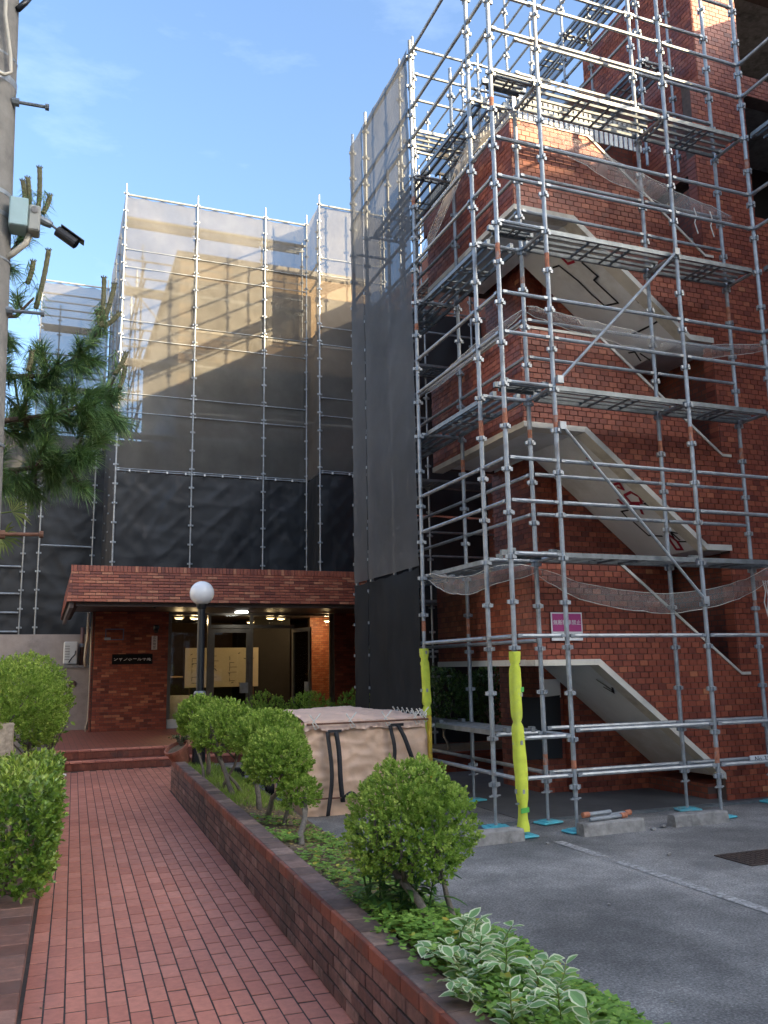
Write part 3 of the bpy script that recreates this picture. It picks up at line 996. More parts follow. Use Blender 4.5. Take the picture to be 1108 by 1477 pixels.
for (o, mt), strokes in SPR.items():
    for st in strokes:
        s = MB()
        pts = [Vector((x, y, 1.595 + o - SL * (x - SX0) - 0.004)) for x, y in st]
        nn = Vector((-SL, 0, -1)).normalized()
        w = 0.026 if mt == 'spray_black' else 0.04
        for k in range(len(pts) - 1):
            d = (pts[k + 1] - pts[k])
            sd = d.cross(nn).normalized() * w / 2
            d = d.normalized() * w * 0.4
            s.add([pts[k] - sd - d, pts[k + 1] - sd + d, pts[k + 1] + sd + d, pts[k] + sd - d], [(0, 1, 2, 3)])
            s.v[-4:] = [tuple(Vector(p) + nn * (0.0004 * k)) for p in s.v[-4:]]
        s.build('spray_mark', M[mt], tower)

# pale railing standing on the top landing
s = MB()
s.box(XL + 0.06, YF + 0.09, 8.56, 7.0, YF + 0.12, 8.60)
for k in range(26):
    x = XL + 0.1 + k * 0.075
    s.box(x, YF + 0.085, 8.19, x + 0.05, YF + 0.10, 8.56)
for k in range(30):
    y = YF + 0.2 + k * 0.08
    s.box(XL + 0.09, y, 8.19, XL + 0.105, y + 0.055, 8.56)
s.build('railing', M['galv'], tower)
s = MB()
s.box(XL + 0.17, YF + 0.17, 6.98 + 0.12, 8.2, YB - 0.17, 7.16)
s.build('roof_deck', M['concrete'], tower)

# ------------------------------------------------------------------ the apartment block behind and to the right of the stairs
block = thing('apartment_block', 'tall red brick apartment block rising behind and right of the stair tower', 'building', (12, 14, 0))
s = MB()
s.box(7.97, 10.85, 0, 8.4, 24, 11.1)
s.build('side_wall', M['brick_y'], block)
s = MB()
for (x0, x1, z0, z1) in ((7.97, 8.75, 9.405, 11.7), (8.751, 13, 9.405, 9.72), (8.751, 13, 11.2, 11.7)):
    s.box(x0, YF, z0, x1, YF + 0.2, z1)
s.box(XR + 0.001, YF, 0, 13, YF + 0.2, 7.55)
s.box(7.97, YF + 0.205, 8.2, 8.17, 10.84, 11.7)
s.build('front_wall', M['mortar'], block)
brick_face(block, [[(7.97, 9.41), (8.75, 9.41), (8.75, 11.7), (7.97, 11.7)], [(8.75, 9.41), (11, 9.41), (11, 9.72), (8.75, 9.72)], [(XR, 0), (11, 0), (11, 7.55), (XR, 7.55)], [(8.75, 11.2), (11, 11.2), (11, 11.7), (8.75, 11.7)]],
           (0, YF, 0), (1, 0, 0), (0, 0, 1), 0.109, 0.060, 0.0075, M['brick'], tone=(0.46, 0.19), seed=21, rest='front_brickwork')
brick_face(block, [[(0, 8.2), (10.84 - YF, 8.2), (10.84 - YF, 11.7), (0, 11.7)]], (7.97, 10.84, 0), (0, -1, 0), (0, 0, 1), 0.109, 0.060, 0.0075, M['brick'], tone=(0.46, 0.19), seed=22, rest='side_brickwork')
s = MB()
s.box(8.2, 9.9, 7.3, 13, 10.0, 11.7)
s.build('corridor_wall', M['dark_inside'], block)
s = MB()
s.box(8.31, YF + 0.21, 7.40, 13, 9.89, 7.54)
s.box(8.31, YF + 0.21, 9.56, 13, 9.89, 9.71)
s.box(8.31, YF + 0.21, 11.3, 13, 10.6, 11.45)
s.box(7.97, 10.85, 11.101, 20, 24, 11.2)
s.build('floor_slab', M['concrete'], block)
# near wing of the block, running towards the street on the right
wing = thing('apartment_wing', 'brick wing of the apartment block at the right side of the parking lot', 'building', (15, 6, 0))
s = MB()
s.box(9.45, 4.4, 0, 20, 7.3, 10.8)
s.build('wall', M['brick_y'], wing)
s = MB()
s.box(9.35, 4.3, 10.801, 20.1, 7.4, 10.95)
s.build('roof', M['concrete'], wing)
for k in range(1):
    for fl in range(4):
        s = MB()
        y = 5.0
        s.box(9.435, y, 1.0 + fl * 2.69, 9.449, y + 1.7, 2.2 + fl * 2.69)
        s.build('window', M['dark_inside'], wing)

# ------------------------------------------------------------------ main building behind the sheets
main = thing('rear_building', 'brick apartment building hidden behind the sheeted scaffold', 'building', (6, 24, 0))
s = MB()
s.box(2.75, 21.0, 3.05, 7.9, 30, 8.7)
s.build('wall', simple('shaded_brown_wall', (0.085, 0.05, 0.042), 0.6, var=0.3, scale=3.0), main)  # lower wall coloured darker than the upper to stand in for shade
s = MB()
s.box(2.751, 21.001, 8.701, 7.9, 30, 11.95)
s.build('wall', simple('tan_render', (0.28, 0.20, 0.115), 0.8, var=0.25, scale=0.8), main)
s = MB()
s.box(-6, 26.2, 0, 2.749, 30, 8.4)
s.build('wall', simple('grey_tan_render', (0.13, 0.115, 0.10), 0.8, var=0.25, scale=0.8), main)
s = MB()
s.box(2.65, 20.9, 11.951, 7.9, 30, 12.1)
s.build('roof', M['concrete'], main)
for fl in range(4):
    for (x0, x1) in ((3.05, 4.45), (4.85, 6.2), (6.5, 7.7)):
        s = MB()
        z = 3.6 + fl * 2.15
        s.box(x0, 20.985, z, x1, 20.998, z + 1.35)
        w = s.build('window', M['dark_inside'], main)
        s = MB()
        s.box(x0 - 0.05, 20.955, z - 0.06, x1 + 0.05, 20.996, z - 0.002)
        s.build('sill', M['cream'], w)

# unseen tall building added behind the camera to keep the low sun off the forecourt
far = thing('sun_blocker_building', 'tall unseen building added behind the viewer to block the sun', 'building', (28, -35, 0))
dv, sv_ = Vector((0.625, -0.781, 0)).normalized(), Vector((0.781, 0.625, 0)).normalized()
s = MB(); c = Vector((0, 0, 0)) + dv * 51; s.obox(c + Vector((0, 0, 12.1)), sv_, dv, (0, 0, 1), 84, 12, 24.2); s.build('wall', M['plaster'], far)
for fl in range(8):
    for k in range(20):
        s = MB(); s.obox(dv * 44.98 + sv_ * (-38 + 4 * k) + Vector((0, 0, 2.2 + 2.85 * fl)), sv_, dv, (0, 0, 1), 2.2, 0.04, 1.5); s.build('window', M['dark_inside'], far)

# unseen houses added on the left to bounce sunlight onto the foreground
for k, (x, y, w, d, h) in enumerate(((-13.5, -9, 9, 11, 9.0), (-13, 4, 8, 11, 8.0), (-15, 18, 10, 12, 10.0))):
    hs = thing('sun_bounce_house', ['added plaster house bouncing sunlight, nearest the street', 'added plaster house bouncing sunlight, lowest of the three', 'added plaster house bouncing sunlight, farthest and tallest'][k], 'house', (x, y, 0), 'added houses bouncing sunlight')
    s = MB(); s.box(x - w / 2, y - d / 2, 0, x + w / 2, y + d / 2, h); s.build('wall', M['plaster'], hs)
    s = MB()
    s.prism([(x - w / 2 - .3, y - d / 2 - .3, h + .002), (x + w / 2 + .3, y - d / 2 - .3, h + .002), (x, y - d / 2 - .3, h + 2)], (0, d + .6, 0))
    fix_normals(s.build('roof', M['concrete'], hs))
    for i in range(3):
        for fl in range(2):
            s = MB(); yy = y - d / 2 + 1.2 + i * 3; s.box(x + w / 2 + .002, yy, 1 + fl * 2.8, x + w / 2 + .02, yy + 1.4, 2.3 + fl * 2.8); s.build('window', M['dark_inside'], hs)


# ------------------------------------------------------------------ text
def text_mesh(name, body, size, mat, loc, u, v, parent=None, align='CENTER', depth=0.001, font=None):
    cu = bpy.data.curves.new(name + '_text', 'FONT')
    cu.body = body
    cu.size = size
    cu.align_x = align
    cu.align_y = 'CENTER'
    cu.extrude = depth
    tmp = bpy.data.objects.new(name + '_tmp', cu)
    COL.objects.link(tmp)
    bpy.context.view_layer.update()
    dg = bpy.context.evaluated_depsgraph_get()
    me = bpy.data.meshes.new_from_object(tmp.evaluated_get(dg))
    bpy.data.objects.remove(tmp)
    me.materials.clear()
    me.materials.append(mat)
    u, v = Vector(u).normalized(), Vector(v).normalized()
    return put(me, name, parent, loc, Matrix((u, v, u.cross(v))).transposed().to_euler())


# ------------------------------------------------------------------ entrance canopy
can = thing('entrance_canopy', 'flat entrance canopy with a deep red brick fascia', 'canopy', (3.5, 15.5, 0.3))
zb, zt, yb, yt = 2.72, 3.33, 15.0, 15.16
V_ = Vector((0, yt - yb, zt - zb)); Lh = V_.length
XE = 7.6
g = MB()
g.prism([(0.30, yb + 0.012, zb), (XE, yb + 0.012, zb), (XE, yt + 0.012, zt), (0.37, yt + 0.012, zt)], (0, 0.22, 0))
g.prism([(0.30, yb + 0.24, zb), (0.37, yb + 0.40, zt), (0.55, yb + 0.40, zt), (0.50, yb + 0.24, zb)], (0, 5.25, 0))
g.box(0.56, 15.4, 2.97, XE, 20.5, 3.30)
fix_normals(g.build('roof_slab', M['mortar_dark'], can))
g = MB()
g.box(0.51, 15.25, 2.90, XE, 20.45, 2.968)
g.build('soffit', M['dark_soffit'], can)
hs = Lh - 0.105
brick_face(can, [[(0.29, 0.0), (XE - 1.6, 0.0), (XE - 1.6, hs), (0.35, hs)]], (0, yb + 0.012, zb), (1, 0, 0), V_, 0.176, 0.0455, 0.0080, M['brick_pale'], n_parts=300, proud=0.014, tone=(0.60, 0.30), seed=31, jit=0.002, rest='far_brickwork')
brick_face(can, [[(0.345, hs), (XE - 1.6, hs), (XE - 1.6, Lh + 0.012), (0.345, Lh + 0.012)]], (0, yb + 0.008, zb), (1, 0, 0), V_, 0.0555, 0.108, 0.0065, M['brick_pale'], n_parts=100, proud=0.020, tone=(0.5, 0.22), bond=0, vo=hs, seed=32, rest='far_soldier_course')
# left end of the fascia
Vs = Vector((0.07, 0, zt - zb))
brick_face(can, [[(0, 0), (5.45, 0), (5.30, hs), (0, hs)]], (0.30, 20.5, zb), (0, -1, 0), Vs, 0.178, 0.0465, 0.0065, M['brick_pale'], proud=0.010, tone=(0.35, 0.2), seed=33, rest='side_brickwork')
g = MB()
g.box(0.34, 15.06, 2.62, 0.40, 20.4, 2.72)
g.box(0.44, 15.12, 2.66, XE, 15.18, 2.72)
g.build('drip_edge', M['dark_soffit'], can)
g = MB()
g.lathe([(0.05, 0), (0.05, -0.02), (0.035, -0.05), (0.03, -0.10), (0.0, -0.11)], (1.98, 17.5, 2.898), 10)
g.build('ceiling_speaker', M['black_metal'], can)
for (x, y, mt) in ((4.2, 19.9, 'lamp_white'),):
    g = MB()
    g.cbox(x - 0.13, y - 0.1, 2.865, x + 0.13, y + 0.1, 2.898, 0.008)
    g.build('ceiling_lamp', M[mt], can)

# ------------------------------------------------------------------ entrance wall with the name plate
ew = thing('entrance_wall', 'red brick entrance wall carrying the black name plate', 'wall', (1.8, 20.3, 0.3))
YW = 20.25
g = MB()
g.box(1.01, YW, 0.30, 2.60, YW + 0.9, 2.895)
g.build('wall_core', M['mortar'], ew)
brick_face(ew, [[(1.01, 0.30), (2.60, 0.30), (2.60, 2.895), (1.01, 2.895)]], (0, YW, 0), (1, 0, 0), (0, 0, 1), 0.164, 0.052, 0.006, M['brick'], n_parts=300, proud=0.008, tone=(0.5, 0.26), seed=41, vo=0.3, uo=1.01)
g = MB()
g.box(0.965, YW + 0.04, 0.30, 1.0, YW + 0.3, 2.895)
g.build('corner_strip', M['brick_y'], ew)
pl = tag(MB(), None) if False else None
g = MB(); g.cbox(1.395, YW - 0.028, 1.735, 2.265, YW - 0.009, 1.96, 0.004)
pl = tag(g.build('name_plate', M['black_board'], None, org=Vector((1.83, YW, 1.735))), 'black building name plate with silver lettering on entrance wall', 'sign')
text_mesh('lettering', 'シャンボール平尾', 0.102, M['silver_text'], (1.83, YW - 0.0295, 1.848), (1, 0, 0), (0, 0.12, 1), pl)
g = MB(); g.box(2.235, YW - 0.016, 2.05, 2.36, YW - 0.009, 2.36)
pl = tag(g.build('notice_plate', M['white'], None, org=Vector((2.3, YW, 2.05))), 'small white vertical notice plate near the glass front', 'sign')
for k, ch in enumerate('広告物禁'):
    text_mesh('lettering', ch, 0.068, M['ink'], (2.297, YW - 0.0175, 2.315 - 0.073 * k), (1, 0, 0), (0, 0, 1), pl)
root = thing('wall_frame', 'thin empty blue metal frame fixed high on entrance wall', 'frame', (1.45, YW, 2.25))
g = MB()
x0, x1, z0, z1 = 1.23, 1.63, 2.27, 2.52
for (a0, a1, b0, b1) in ((x0, x1, z0, z0 + .022), (x0, x1, z1 - .022, z1), (x0, x0 + .022, z0 + .023, z1 - .023), (x1 - .022, x1, z0 + .023, z1 - .023)):
    g.box(a0, YW - 0.024, b0, a1, YW - 0.009, b1)
g.build('border', simple('blue_grey_steel', (0.14, 0.17, 0.24), 0.4, metal=0.4), root)
g = MB(); g.box(1.215, YW - 0.03, 2.27, 1.35, YW - 0.0245, 2.325)
g.build('label_strip', simple('pale_blue_print', (0.42, 0.50, 0.58), 0.5), root)
root = thing('wall_lantern', 'small dark wall lantern under the canopy', 'lamp', (2.3, YW, 2.5))
g = MB()
g.cbox(2.26, YW - 0.14, 2.49, 2.38, YW - 0.02, 2.60, 0.02)
g.box(2.29, YW - 0.02, 2.52, 2.35, YW - 0.009, 2.58)
g.build('housing', M['black_metal'], root)
g = MB(); g.lathe([(0.045, 0), (0.05, -0.03), (0.04, -0.07), (0.0, -0.08)], (2.32, YW - 0.08, 2.489), 10)
g.build('lamp_shade', M['dark_iron'], root, smooth=True)

# ------------------------------------------------------------------ glazed lobby
lob = thing('lobby', 'dim lobby with warm lamps behind the glass entrance', 'lobby', (4.6, 22, 0.3))
g = MB()
g.box(2.61, 20.3, 0.301, 7.6, 26, 0.304)
g.build('floor', simple('lobby_floor', (0.13, 0.075, 0.05), 0.3), lob)
g = MB()
g.box(2.5, 20.4, 2.95, 7.7, 26.2, 2.98)
g.build('ceiling', M['dark_soffit'], lob)
g = MB()
g.box(2.5, 25.9, 0.3, 7.7, 26.1, 2.949)
g.box(2.5, 21.2, 0.3, 2.62, 25.9, 2.949)
g.box(7.55, 20.3, 0.3, 7.7, 25.9, 2.949)
g.build('rear_wall', M['lobby_wall'], lob)
g = MB()
g.box(5.2, 23.6, 0.3, 6.35, 25.89, 2.949)
g.build('lift_core', simple('lift_door', (0.02, 0.016, 0.012), 0.6), lob)
g = MB()
g.box(6.75, 23.0, 0.3, 7.54, 23.2, 2.949)
g.build('brick_partition', M['mortar'], lob)
brick_face(lob, [[(6.75, 0.3), (7.54, 0.3), (7.54, 2.949), (6.75, 2.949)]], (0, 23.0, 0), (1, 0, 0), (0, 0, 1), 0.109, 0.052, 0.007, M['brick_pale'], proud=0.008, tone=(0.85, 0.15), seed=43, rest='partition_brickwork')
g = MB()
g.box(6.58, YW + 0.05, 0.3, 7.6, YW + 0.3, 2.895)
g.build('front_pier', M['mortar'], lob)
brick_face(lob, [[(6.58, 0.3), (7.6, 0.3), (7.6, 2.895), (6.58, 2.895)]], (0, YW + 0.05, 0), (1, 0, 0), (0, 0, 1), 0.164, 0.052, 0.006, M['brick'], proud=0.008, tone=(0.3, 0.2), seed=44, rest='pier_brickwork')
# glazing frame
YG = 20.45
g = MB()
for x in (2.62, 3.52, 4.52, 6.50):
    g.box(x, YG - 0.04, 0.3, x + 0.075, YG + 0.04, 2.895)
g.box(2.70, YG - 0.035, 2.84, 6.49, YG + 0.035, 2.894)
g.box(3.60, YG - 0.035, 2.54, 5.6, YG + 0.035, 2.62)
g.box(5.56, YG - 0.04, 0.3, 5.63, YG + 0.04, 2.539)
g.build('glazing_frame', M['alu'], lob)
g = MB(); g.box(2.63, YG - 0.09, 0.301, 3.50, YG + 0.06, 0.50)
g.build('sill_block', M['white'], lob)
for (x0, x1, z0, z1) in ((2.70, 3.515, 0.505, 2.835), (3.60, 4.515, 2.625, 2.835), (4.60, 5.55, 2.625, 2.835), (5.635, 6.49, 0.31, 2.835)):
    g = MB(); g.box(x0, YG - 0.004, z0, x1, YG + 0.004, z1)
    g.build('pane', M['glass'], lob)


def door(label, hinge, ang, w=0.92):
    d = thing('glass_door', label, 'door', hinge, 'lobby doors')
    ca, sa = math.cos(ang), math.sin(ang)
    U = Vector((ca, sa, 0)); Nn = Vector((-sa, ca, 0)); Z = Vector((0, 0, 1)); H0 = Vector(hinge)
    g = MB()
    for (u0, u1, z0, z1) in ((0, 0.085, 0, 2.22), (w - 0.085, w, 0, 2.22), (0.086, w - 0.086, 0, 0.12), (0.086, w - 0.086, 2.13, 2.22)):
        g.obox(H0 + U * ((u0 + u1) / 2) + Z * ((z0 + z1) / 2), U, Nn, Z, u1 - u0, 0.045, z1 - z0)
    g.build('door_frame', M['alu'], d)
    g = MB(); g.obox(H0 + U * (w / 2) + Z * 1.125, U, Nn, Z, w - 0.172, 0.008, 2.008)
    g.build('pane', M['glass'], d)
    for s in (-1, 1):
        g = MB()
        c = H0 + U * (w - 0.13) + Z * 0.85 + Nn * s * 0.035
        g.obox(c, U, Nn, Z, 0.19, 0.022, 0.24)
        g.obox(c + Nn * s * 0.017, U, Nn, Z, 0.10, 0.012, 0.13)
        g.build('push_plate', M['galv'], d)
    return d


door('closed left leaf of the glass entrance door', (3.60, YG, 0.305), 0.0)
door('open right leaf of the glass entrance door', (5.55, YG - 0.05, 0.305), math.radians(-78), 0.92)
# lamps inside
for k, (x, y) in enumerate(((2.95, 21.1), (3.35, 21.3), (5.15, 21.0), (5.5, 21.3), (5.1, 23.0), (7.0, 22.2))):
    lp = thing('downlight', ['leftmost warm downlight in the lobby ceiling', 'second warm downlight from left in the lobby ceiling', 'warm downlight over the doorway, nearer one', 'warm downlight over the doorway, farther one', 'small warm downlight deep in the lobby', 'rightmost warm downlight washing the brick partition'][k], 'lamp', (x, y, 2.88), 'lobby downlights')
    g = MB(); g.lathe([(0.115, 0), (0.115, -0.035), (0.09, -0.04)], (x, y, 2.85), 14)
    g.build('trim_ring', M['cream_pipe'], lp)
    g = MB(); g.lathe([(0.088, -0.0405), (0.085, -0.052), (0.04, -0.06)], (x, y, 2.85), 14)
    g.build('bulb', M['lamp_warm'], lp)
    ld = bpy.data.lights.new('bulb_light', 'POINT')
    ld.energy = (6, 6, 2, 2, 1, 11)[k]
    ld.color = (1.0, 0.68, 0.34)
    ld.shadow_soft_size = 0.08
    lo = bpy.data.objects.new('bulb_light', ld)
    COL.objects.link(lo)
    lo.parent = lp
    lo.location = (0, 0, -0.12)
# pin-up board with the facade drawings
bd = thing('notice_board', 'pale notice board with facade drawings inside the lobby', 'notice board', (4.45, 23.5, 0.3))
g = MB(); g.cbox(3.47, 23.5, 1.12, 5.44, 23.54, 2.16, 0.008); g.build('board', M['board_paper'], bd)
g = MB()
for x in (3.6, 5.3):
    g.tube((x, 23.52, 0.305), (x, 23.52, 1.13), 0.02)
g.build('stand', M['wood'], bd)
g = MB()
r9 = random.Random(4)
for (cx_, n_) in ((3.75, 5), (4.25, 6), (4.75, 6), (5.2, 5)):
    for k in range(n_):
        z = 1.25 + 0.8 * k / n_ + r9.uniform(-.03, .03)
        if r9.random() < 0.6:
            g.box(cx_ - 0.10, 23.494, z, cx_ + r9.uniform(0.0, 0.12), 23.499, z + 0.012)
        if k:
            g.box(cx_ - 0.10, 23.494, z - 0.1, cx_ - 0.088, 23.499, z)
    for k in range(4):
        x, z = cx_ + r9.uniform(-.2, .2), r9.uniform(1.2, 2.05)
        g.obox((x, 23.497, z), (1, 0, r9.uniform(-.8, .8)), (0, 1, 0), (0, 0, 1), 0.06, 0.003, 0.02)
g.build('drawing_line', M['ink'], bd)
# side table under a cloth with a vase
tb = thing('side_table', 'small cloth covered side table inside the lobby window', 'table', (3.05, 21.8, 0.3))
g = MB()
prof = []
n = 40
vs, fs = [], []
for i in range(n):
    t = 2 * math.pi * i / n
    rr = 0.34 + 0.022 * math.sin(9 * t)
    vs += [(3.05 + 0.30 * math.cos(t), 21.8 + 0.30 * math.sin(t), 0.98), (3.05 + rr * math.cos(t), 21.8 + rr * math.sin(t), 0.34)]
for i in range(n):
    j = (i + 1) % n
    fs.append((2 * i, 2 * i + 1, 2 * j + 1, 2 * j))
fs.append(tuple(2 * i for i in range(n)))
g.add(vs, fs)
g.build('table_cloth', simple('grey_cloth', (0.36, 0.35, 0.33), 0.8), tb, smooth=True)
sh = thing('wall_shelf', 'narrow wooden wall shelf with a dark box in the lobby', 'shelf', (2.9, 22.6, 1.4))
g = MB(); g.cbox(2.63, 22.3, 1.40, 3.25, 22.7, 1.44, 0.005); g.build('shelf_board', simple('pale_wood', (0.45, 0.30, 0.15), 0.5), sh)
g = MB(); g.cbox(2.72, 22.4, 1.442, 3.05, 22.6, 1.72, 0.01); g.build('box', M['dark_iron'], sh)

# ------------------------------------------------------------------ neighbour's beige wall on the left
bw_ = thing('beige_wall', 'beige rendered wall left of the entrance under the black sheets', 'wall', (-1, 21.5, 0))
g = MB()
g.box(-6, 21.55, -0.05, 0.96, 21.8, 2.45)
g.box(0.28, 21.15, -0.05, 0.96, 21.548, 1.68)
g.build('wall_core', M['beige_wall'], bw_)
g = MB(); g.box(0.24, 21.11, 1.681, 0.96, 21.548, 1.735); g.build('ledge', M['concrete'], bw_)
g = MB(); g.lathe([(0.085, 0.0), (0.085, 0.02), (0.06, 0.03), (0.06, 0.015)], (0, 0, 0), 18)
o = g.build('round_vent', M['brown_pipe'], bw_, org=Vector((0, 0, 0)))
o.rotation_euler = (R(90), 0, 0); o.location = Vector((0.62, 21.15, 1.32)) - wl(bw_)
ac = thing('air_conditioner', 'white air conditioner unit on the ledge of the beige wall', 'air conditioner', (0.55, 21.35, 1.735))
g = MB(); g.cbox(0.40, 21.2, 1.765, 0.70, 21.5, 2.27, 0.02); g.build('casing', M['ac'], ac)
g = MB()
for k in range(6):
    g.box(0.43, 21.19, 1.86 + k * 0.06, 0.53, 21.199, 1.875 + k * 0.06)
g.build('grille', M['concrete'], ac)
g = MB(); g.path([(0.66, 21.19, 2.06), (0.65, 21.15, 1.98), (0.58, 21.14, 1.90), (0.52, 21.16, 1.80)], 0.014); g.build('hose', M['black_metal'], ac, smooth=True)
g = MB(); g.box(0.43, 21.22, 1.736, 0.50, 21.48, 1.764); g.box(0.60, 21.22, 1.736, 0.67, 21.48, 1.764); g.build('foot', M['concrete'], ac)
dp = thing('drain_pipe', 'brown drain pipe running down beside the air conditioner', 'pipe', (0.83, 21.3, 1.735))
g = MB(); g.tube((0.80, 21.4, 1.736), (0.80, 21.4, 2.6), 0.045, n=12); g.build('pipe', M['brown_pipe'], dp, smooth=True)
g = MB(); g.lathe([(0.05, 0), (0.055, 0.02), (0.055, 0.06), (0.05, 0.08)], (0.80, 21.4, 2.15), 12); g.build('collar', M['galv'], dp)
dp = thing('cable_conduit', 'thin cream conduit curving down the entrance wall corner', 'pipe', (0.93, 20.5, 0.3))
g = MB(); g.path([(0.90, 20.3, 0.305), (0.90, 20.3, 0.42), (0.935, 20.28, 0.55), (0.94, 20.27, 1.4), (0.94, 20.27, 2.2), (0.94, 20.27, 2.89)], 0.014); g.build('pipe', M['cream_pipe'], dp, smooth=True)
g = MB(); g.path([(0.88, 20.6, 2.89), (0.88, 20.6, 2.3), (0.86, 20.6, 2.2), (0.84, 20.62, 1.9), (0.86, 20.7, 1.7)], 0.03); g.build('lagging', M['cream_pipe'], dp, smooth=True)


# ------------------------------------------------------------------ scaffolding
PITCH_Z = 0.445
_cache = {}


def pole_mesh(h, zc, r=0.0243):
    key = ('pole', round(h, 3), round(zc, 3), r)
    if key in _cache: return _cache[key]
    b = MB()
    b.tube((0, 0, 0), (0, 0, h), r, n=10)
    z = zc
    while z < h - 0.1:
        b.lathe([(r + .002, -0.028), (r + .011, -0.024), (r + .011, 0.024), (r + .002, 0.028)], (0, 0, z), 8)
        for (dx, dy) in ((1, 0), (-1, 0), (0, 1), (0, -1)):
            b.obox((dx * 0.046, dy * 0.046, z), (dx, dy, 0), (-dy, dx, 0), (0, 0, 1), 0.026, 0.024, 0.038)
        z += PITCH_Z
    _cache[key] = b.mesh('pole', M['galv'])
    return _cache[key]


def add_pole(root, x, y, z0, z1, zc=None, band=True, jack=False):
    zc = (0.42 - z0) % PITCH_Z if zc is None else zc
    o = put(pole_mesh(z1 - z0, zc, 0.0243 if band else 0.019), 'pole', root, (x, y, z0))
    if band:
        for z in (z0 + 0.30, z0 + 1.86 * rng.uniform(.9, 1.1), z0 + 3.75, z0 + 5.55, z0 + 7.3):
            if z < z1 - 0.2 and rng.random() < 0.5:
                b = MB(); h = rng.uniform(.08, .2)
                b.tube((0, 0, -h / 2), (0, 0, h / 2), 0.0252, n=10)
                put(b.mesh('paint_band', M['rust']), 'paint_band', o, (x, y, z))
    if jack:
        b = MB()
        b.tube((0, 0, 0.02), (0, 0, z0 + 0.01), 0.017, n=8)
        b.lathe([(0.028, -0.012), (0.034, -0.01), (0.034, 0.012), (0.028, 0.014)], (0, 0, z0 - 0.02), 10)
        b.obox((0, 0, z0 - 0.02), (1, 0.3, 0), (-0.3, 1, 0), (0, 0, 1), 0.15, 0.018, 0.014)
        put(b.mesh('base_jack', M['galv']), 'base_jack', root, (x, y, 0))
        b = MB()
        b.cbox(-0.135, -0.09, 0.003, 0.135, 0.09, 0.026, 0.012)
        b.cbox(-0.075, -0.075, 0.0262, 0.075, 0.075, 0.034, 0.003)
        put(b.mesh('base_plate', M['cyan']), 'base_plate', root, (x, y, 0), (0, 0, rng.uniform(-.25, .25)))
    return o


def add_ledger(root, p0, p1, r=0.0213):
    p0, p1 = Vector(p0), Vector(p1)
    d = p1 - p0
    L = d.length
    key = ('led', round(L, 3), r)
    if key not in _cache:
        b = MB()
        b.tube((0, 0, 0.05), (0, 0, L - 0.05), r, n=8)
        for z in (0.055, L - 0.055):
            b.obox((0, 0, z), (1, 0, 0), (0, 1, 0), (0, 0, 1), 0.05, 0.03, 0.05)
        _cache[key] = b.mesh('ledger', M['galv'])
    o = put(_cache[key], 'ledger', root, p0, d.to_track_quat('Z', 'Y').to_euler())
    return o


def deck_mesh(L, w):
    key = ('deck', round(L, 3), round(w, 3))
    if key in _cache: return _cache[key]
    b = MB()
    for y in (0.0, w * 0.25, w * 0.5, w * 0.75, w - 0.022):
        hh = 0.05 if y in (0.0, w - 0.022) else 0.030
        b.box(0.03, y, -hh, L - 0.03, y + 0.022, 0.0)
    x = 0.06
    while x < L - 0.05:
        b.box(x, 0.023, -0.028, x + 0.018, w - 0.023, -0.004)
        x += 0.55
    for k in (0.42, 0.58):
        b.box(L * k, 0.023, -0.046, L * k + 0.02, w - 0.023, -0.0282)
    for x in (0.0, L):
        for y in (w * 0.18, w * 0.82):
            b.obox((x, y, 0.006), (1, 0, 0), (0, 1, 0), (0, 0, 1), 0.075, 0.045, 0.055)
    me = b.mesh('deck_board', M['galv_dark'])
    b = MB()
    b.add([(0.03, 0.01, -0.002), (L - 0.03, 0.01, -0.002), (L - 0.03, w - 0.01, -0.002), (0.03, w - 0.01, -0.002)], [(0, 1, 2, 3)])
    _cache[key] = (me, b.mesh('mesh_floor', M['deckmesh']))
    return _cache[key]


def add_deck(root, x, y, z, L, w, along='x'):
    a, m = deck_mesh(L, w)
    rot = (0, 0, 0) if along == 'x' else (0, 0, math.pi / 2)
    o = put(a, 'deck_board', root, (x, y, z), rot)
    s = bpy.data.objects.new('mesh_floor', m)
    COL.objects.link(s)
    s.parent = o
    return o


DECKS = [0.93, 2.71, 4.49, 6.27, 8.05]
RAILS = [0.53, 1.87, 3.22, 3.66, 5.0, 5.44, 6.77, 7.22, 8.55, 9.0]
YO, YI, XO, XI = 7.45, 7.97, 4.25, 4.85
XS = [XO, XI, 6.60, 7.81]
sc = thing('stair_scaffold', 'galvanised steel scaffold wrapped round the stair tower', 'scaffold', (6, 7.7, 0))
TOP = 11.2
for x in XS:
    add_pole(sc, x, YO, 0.33, TOP, jack=True)
    if x > XO:
        add_pole(sc, x, YI, 0.33, TOP if x > XI else 8.0, jack=True)
YSIDE = [YI, 9.62, 11.4, 12.0]
for y, zt_ in zip(YSIDE, (TOP, 10.02, 10.1, 10.1)):
    add_pole(sc, XO, y, 0.33, zt_, jack=True)
for y, zt_ in zip(YSIDE[1:], (9.75, 9.6, 9.6)):
    add_pole(sc, XI, y, 0.33, zt_, jack=True)
for z in RAILS + [9.83]:
    for a, b in zip(XS[:-1], XS[1:]):
        if b - a < 0.7 and z in (0.53,):
            pass
        add_ledger(sc, (a, YO, z), (b, YO, z))
        if a >= XI and z != 1.87:
            add_ledger(sc, (a, YI, z - 0.03), (b, YI, z - 0.03))
    ylist = [YO] + YSIDE
    for a, b in zip(ylist[:-1], ylist[1:]):
        if z > 9.1 and a >= 9.7: continue
        add_ledger(sc, (XO, a, z - 0.005), (XO, b, z - 0.005))
        if a >= YI and z < 7.5:
            add_ledger(sc, (XI, a, z - 0.03), (XI, b, z - 0.03))
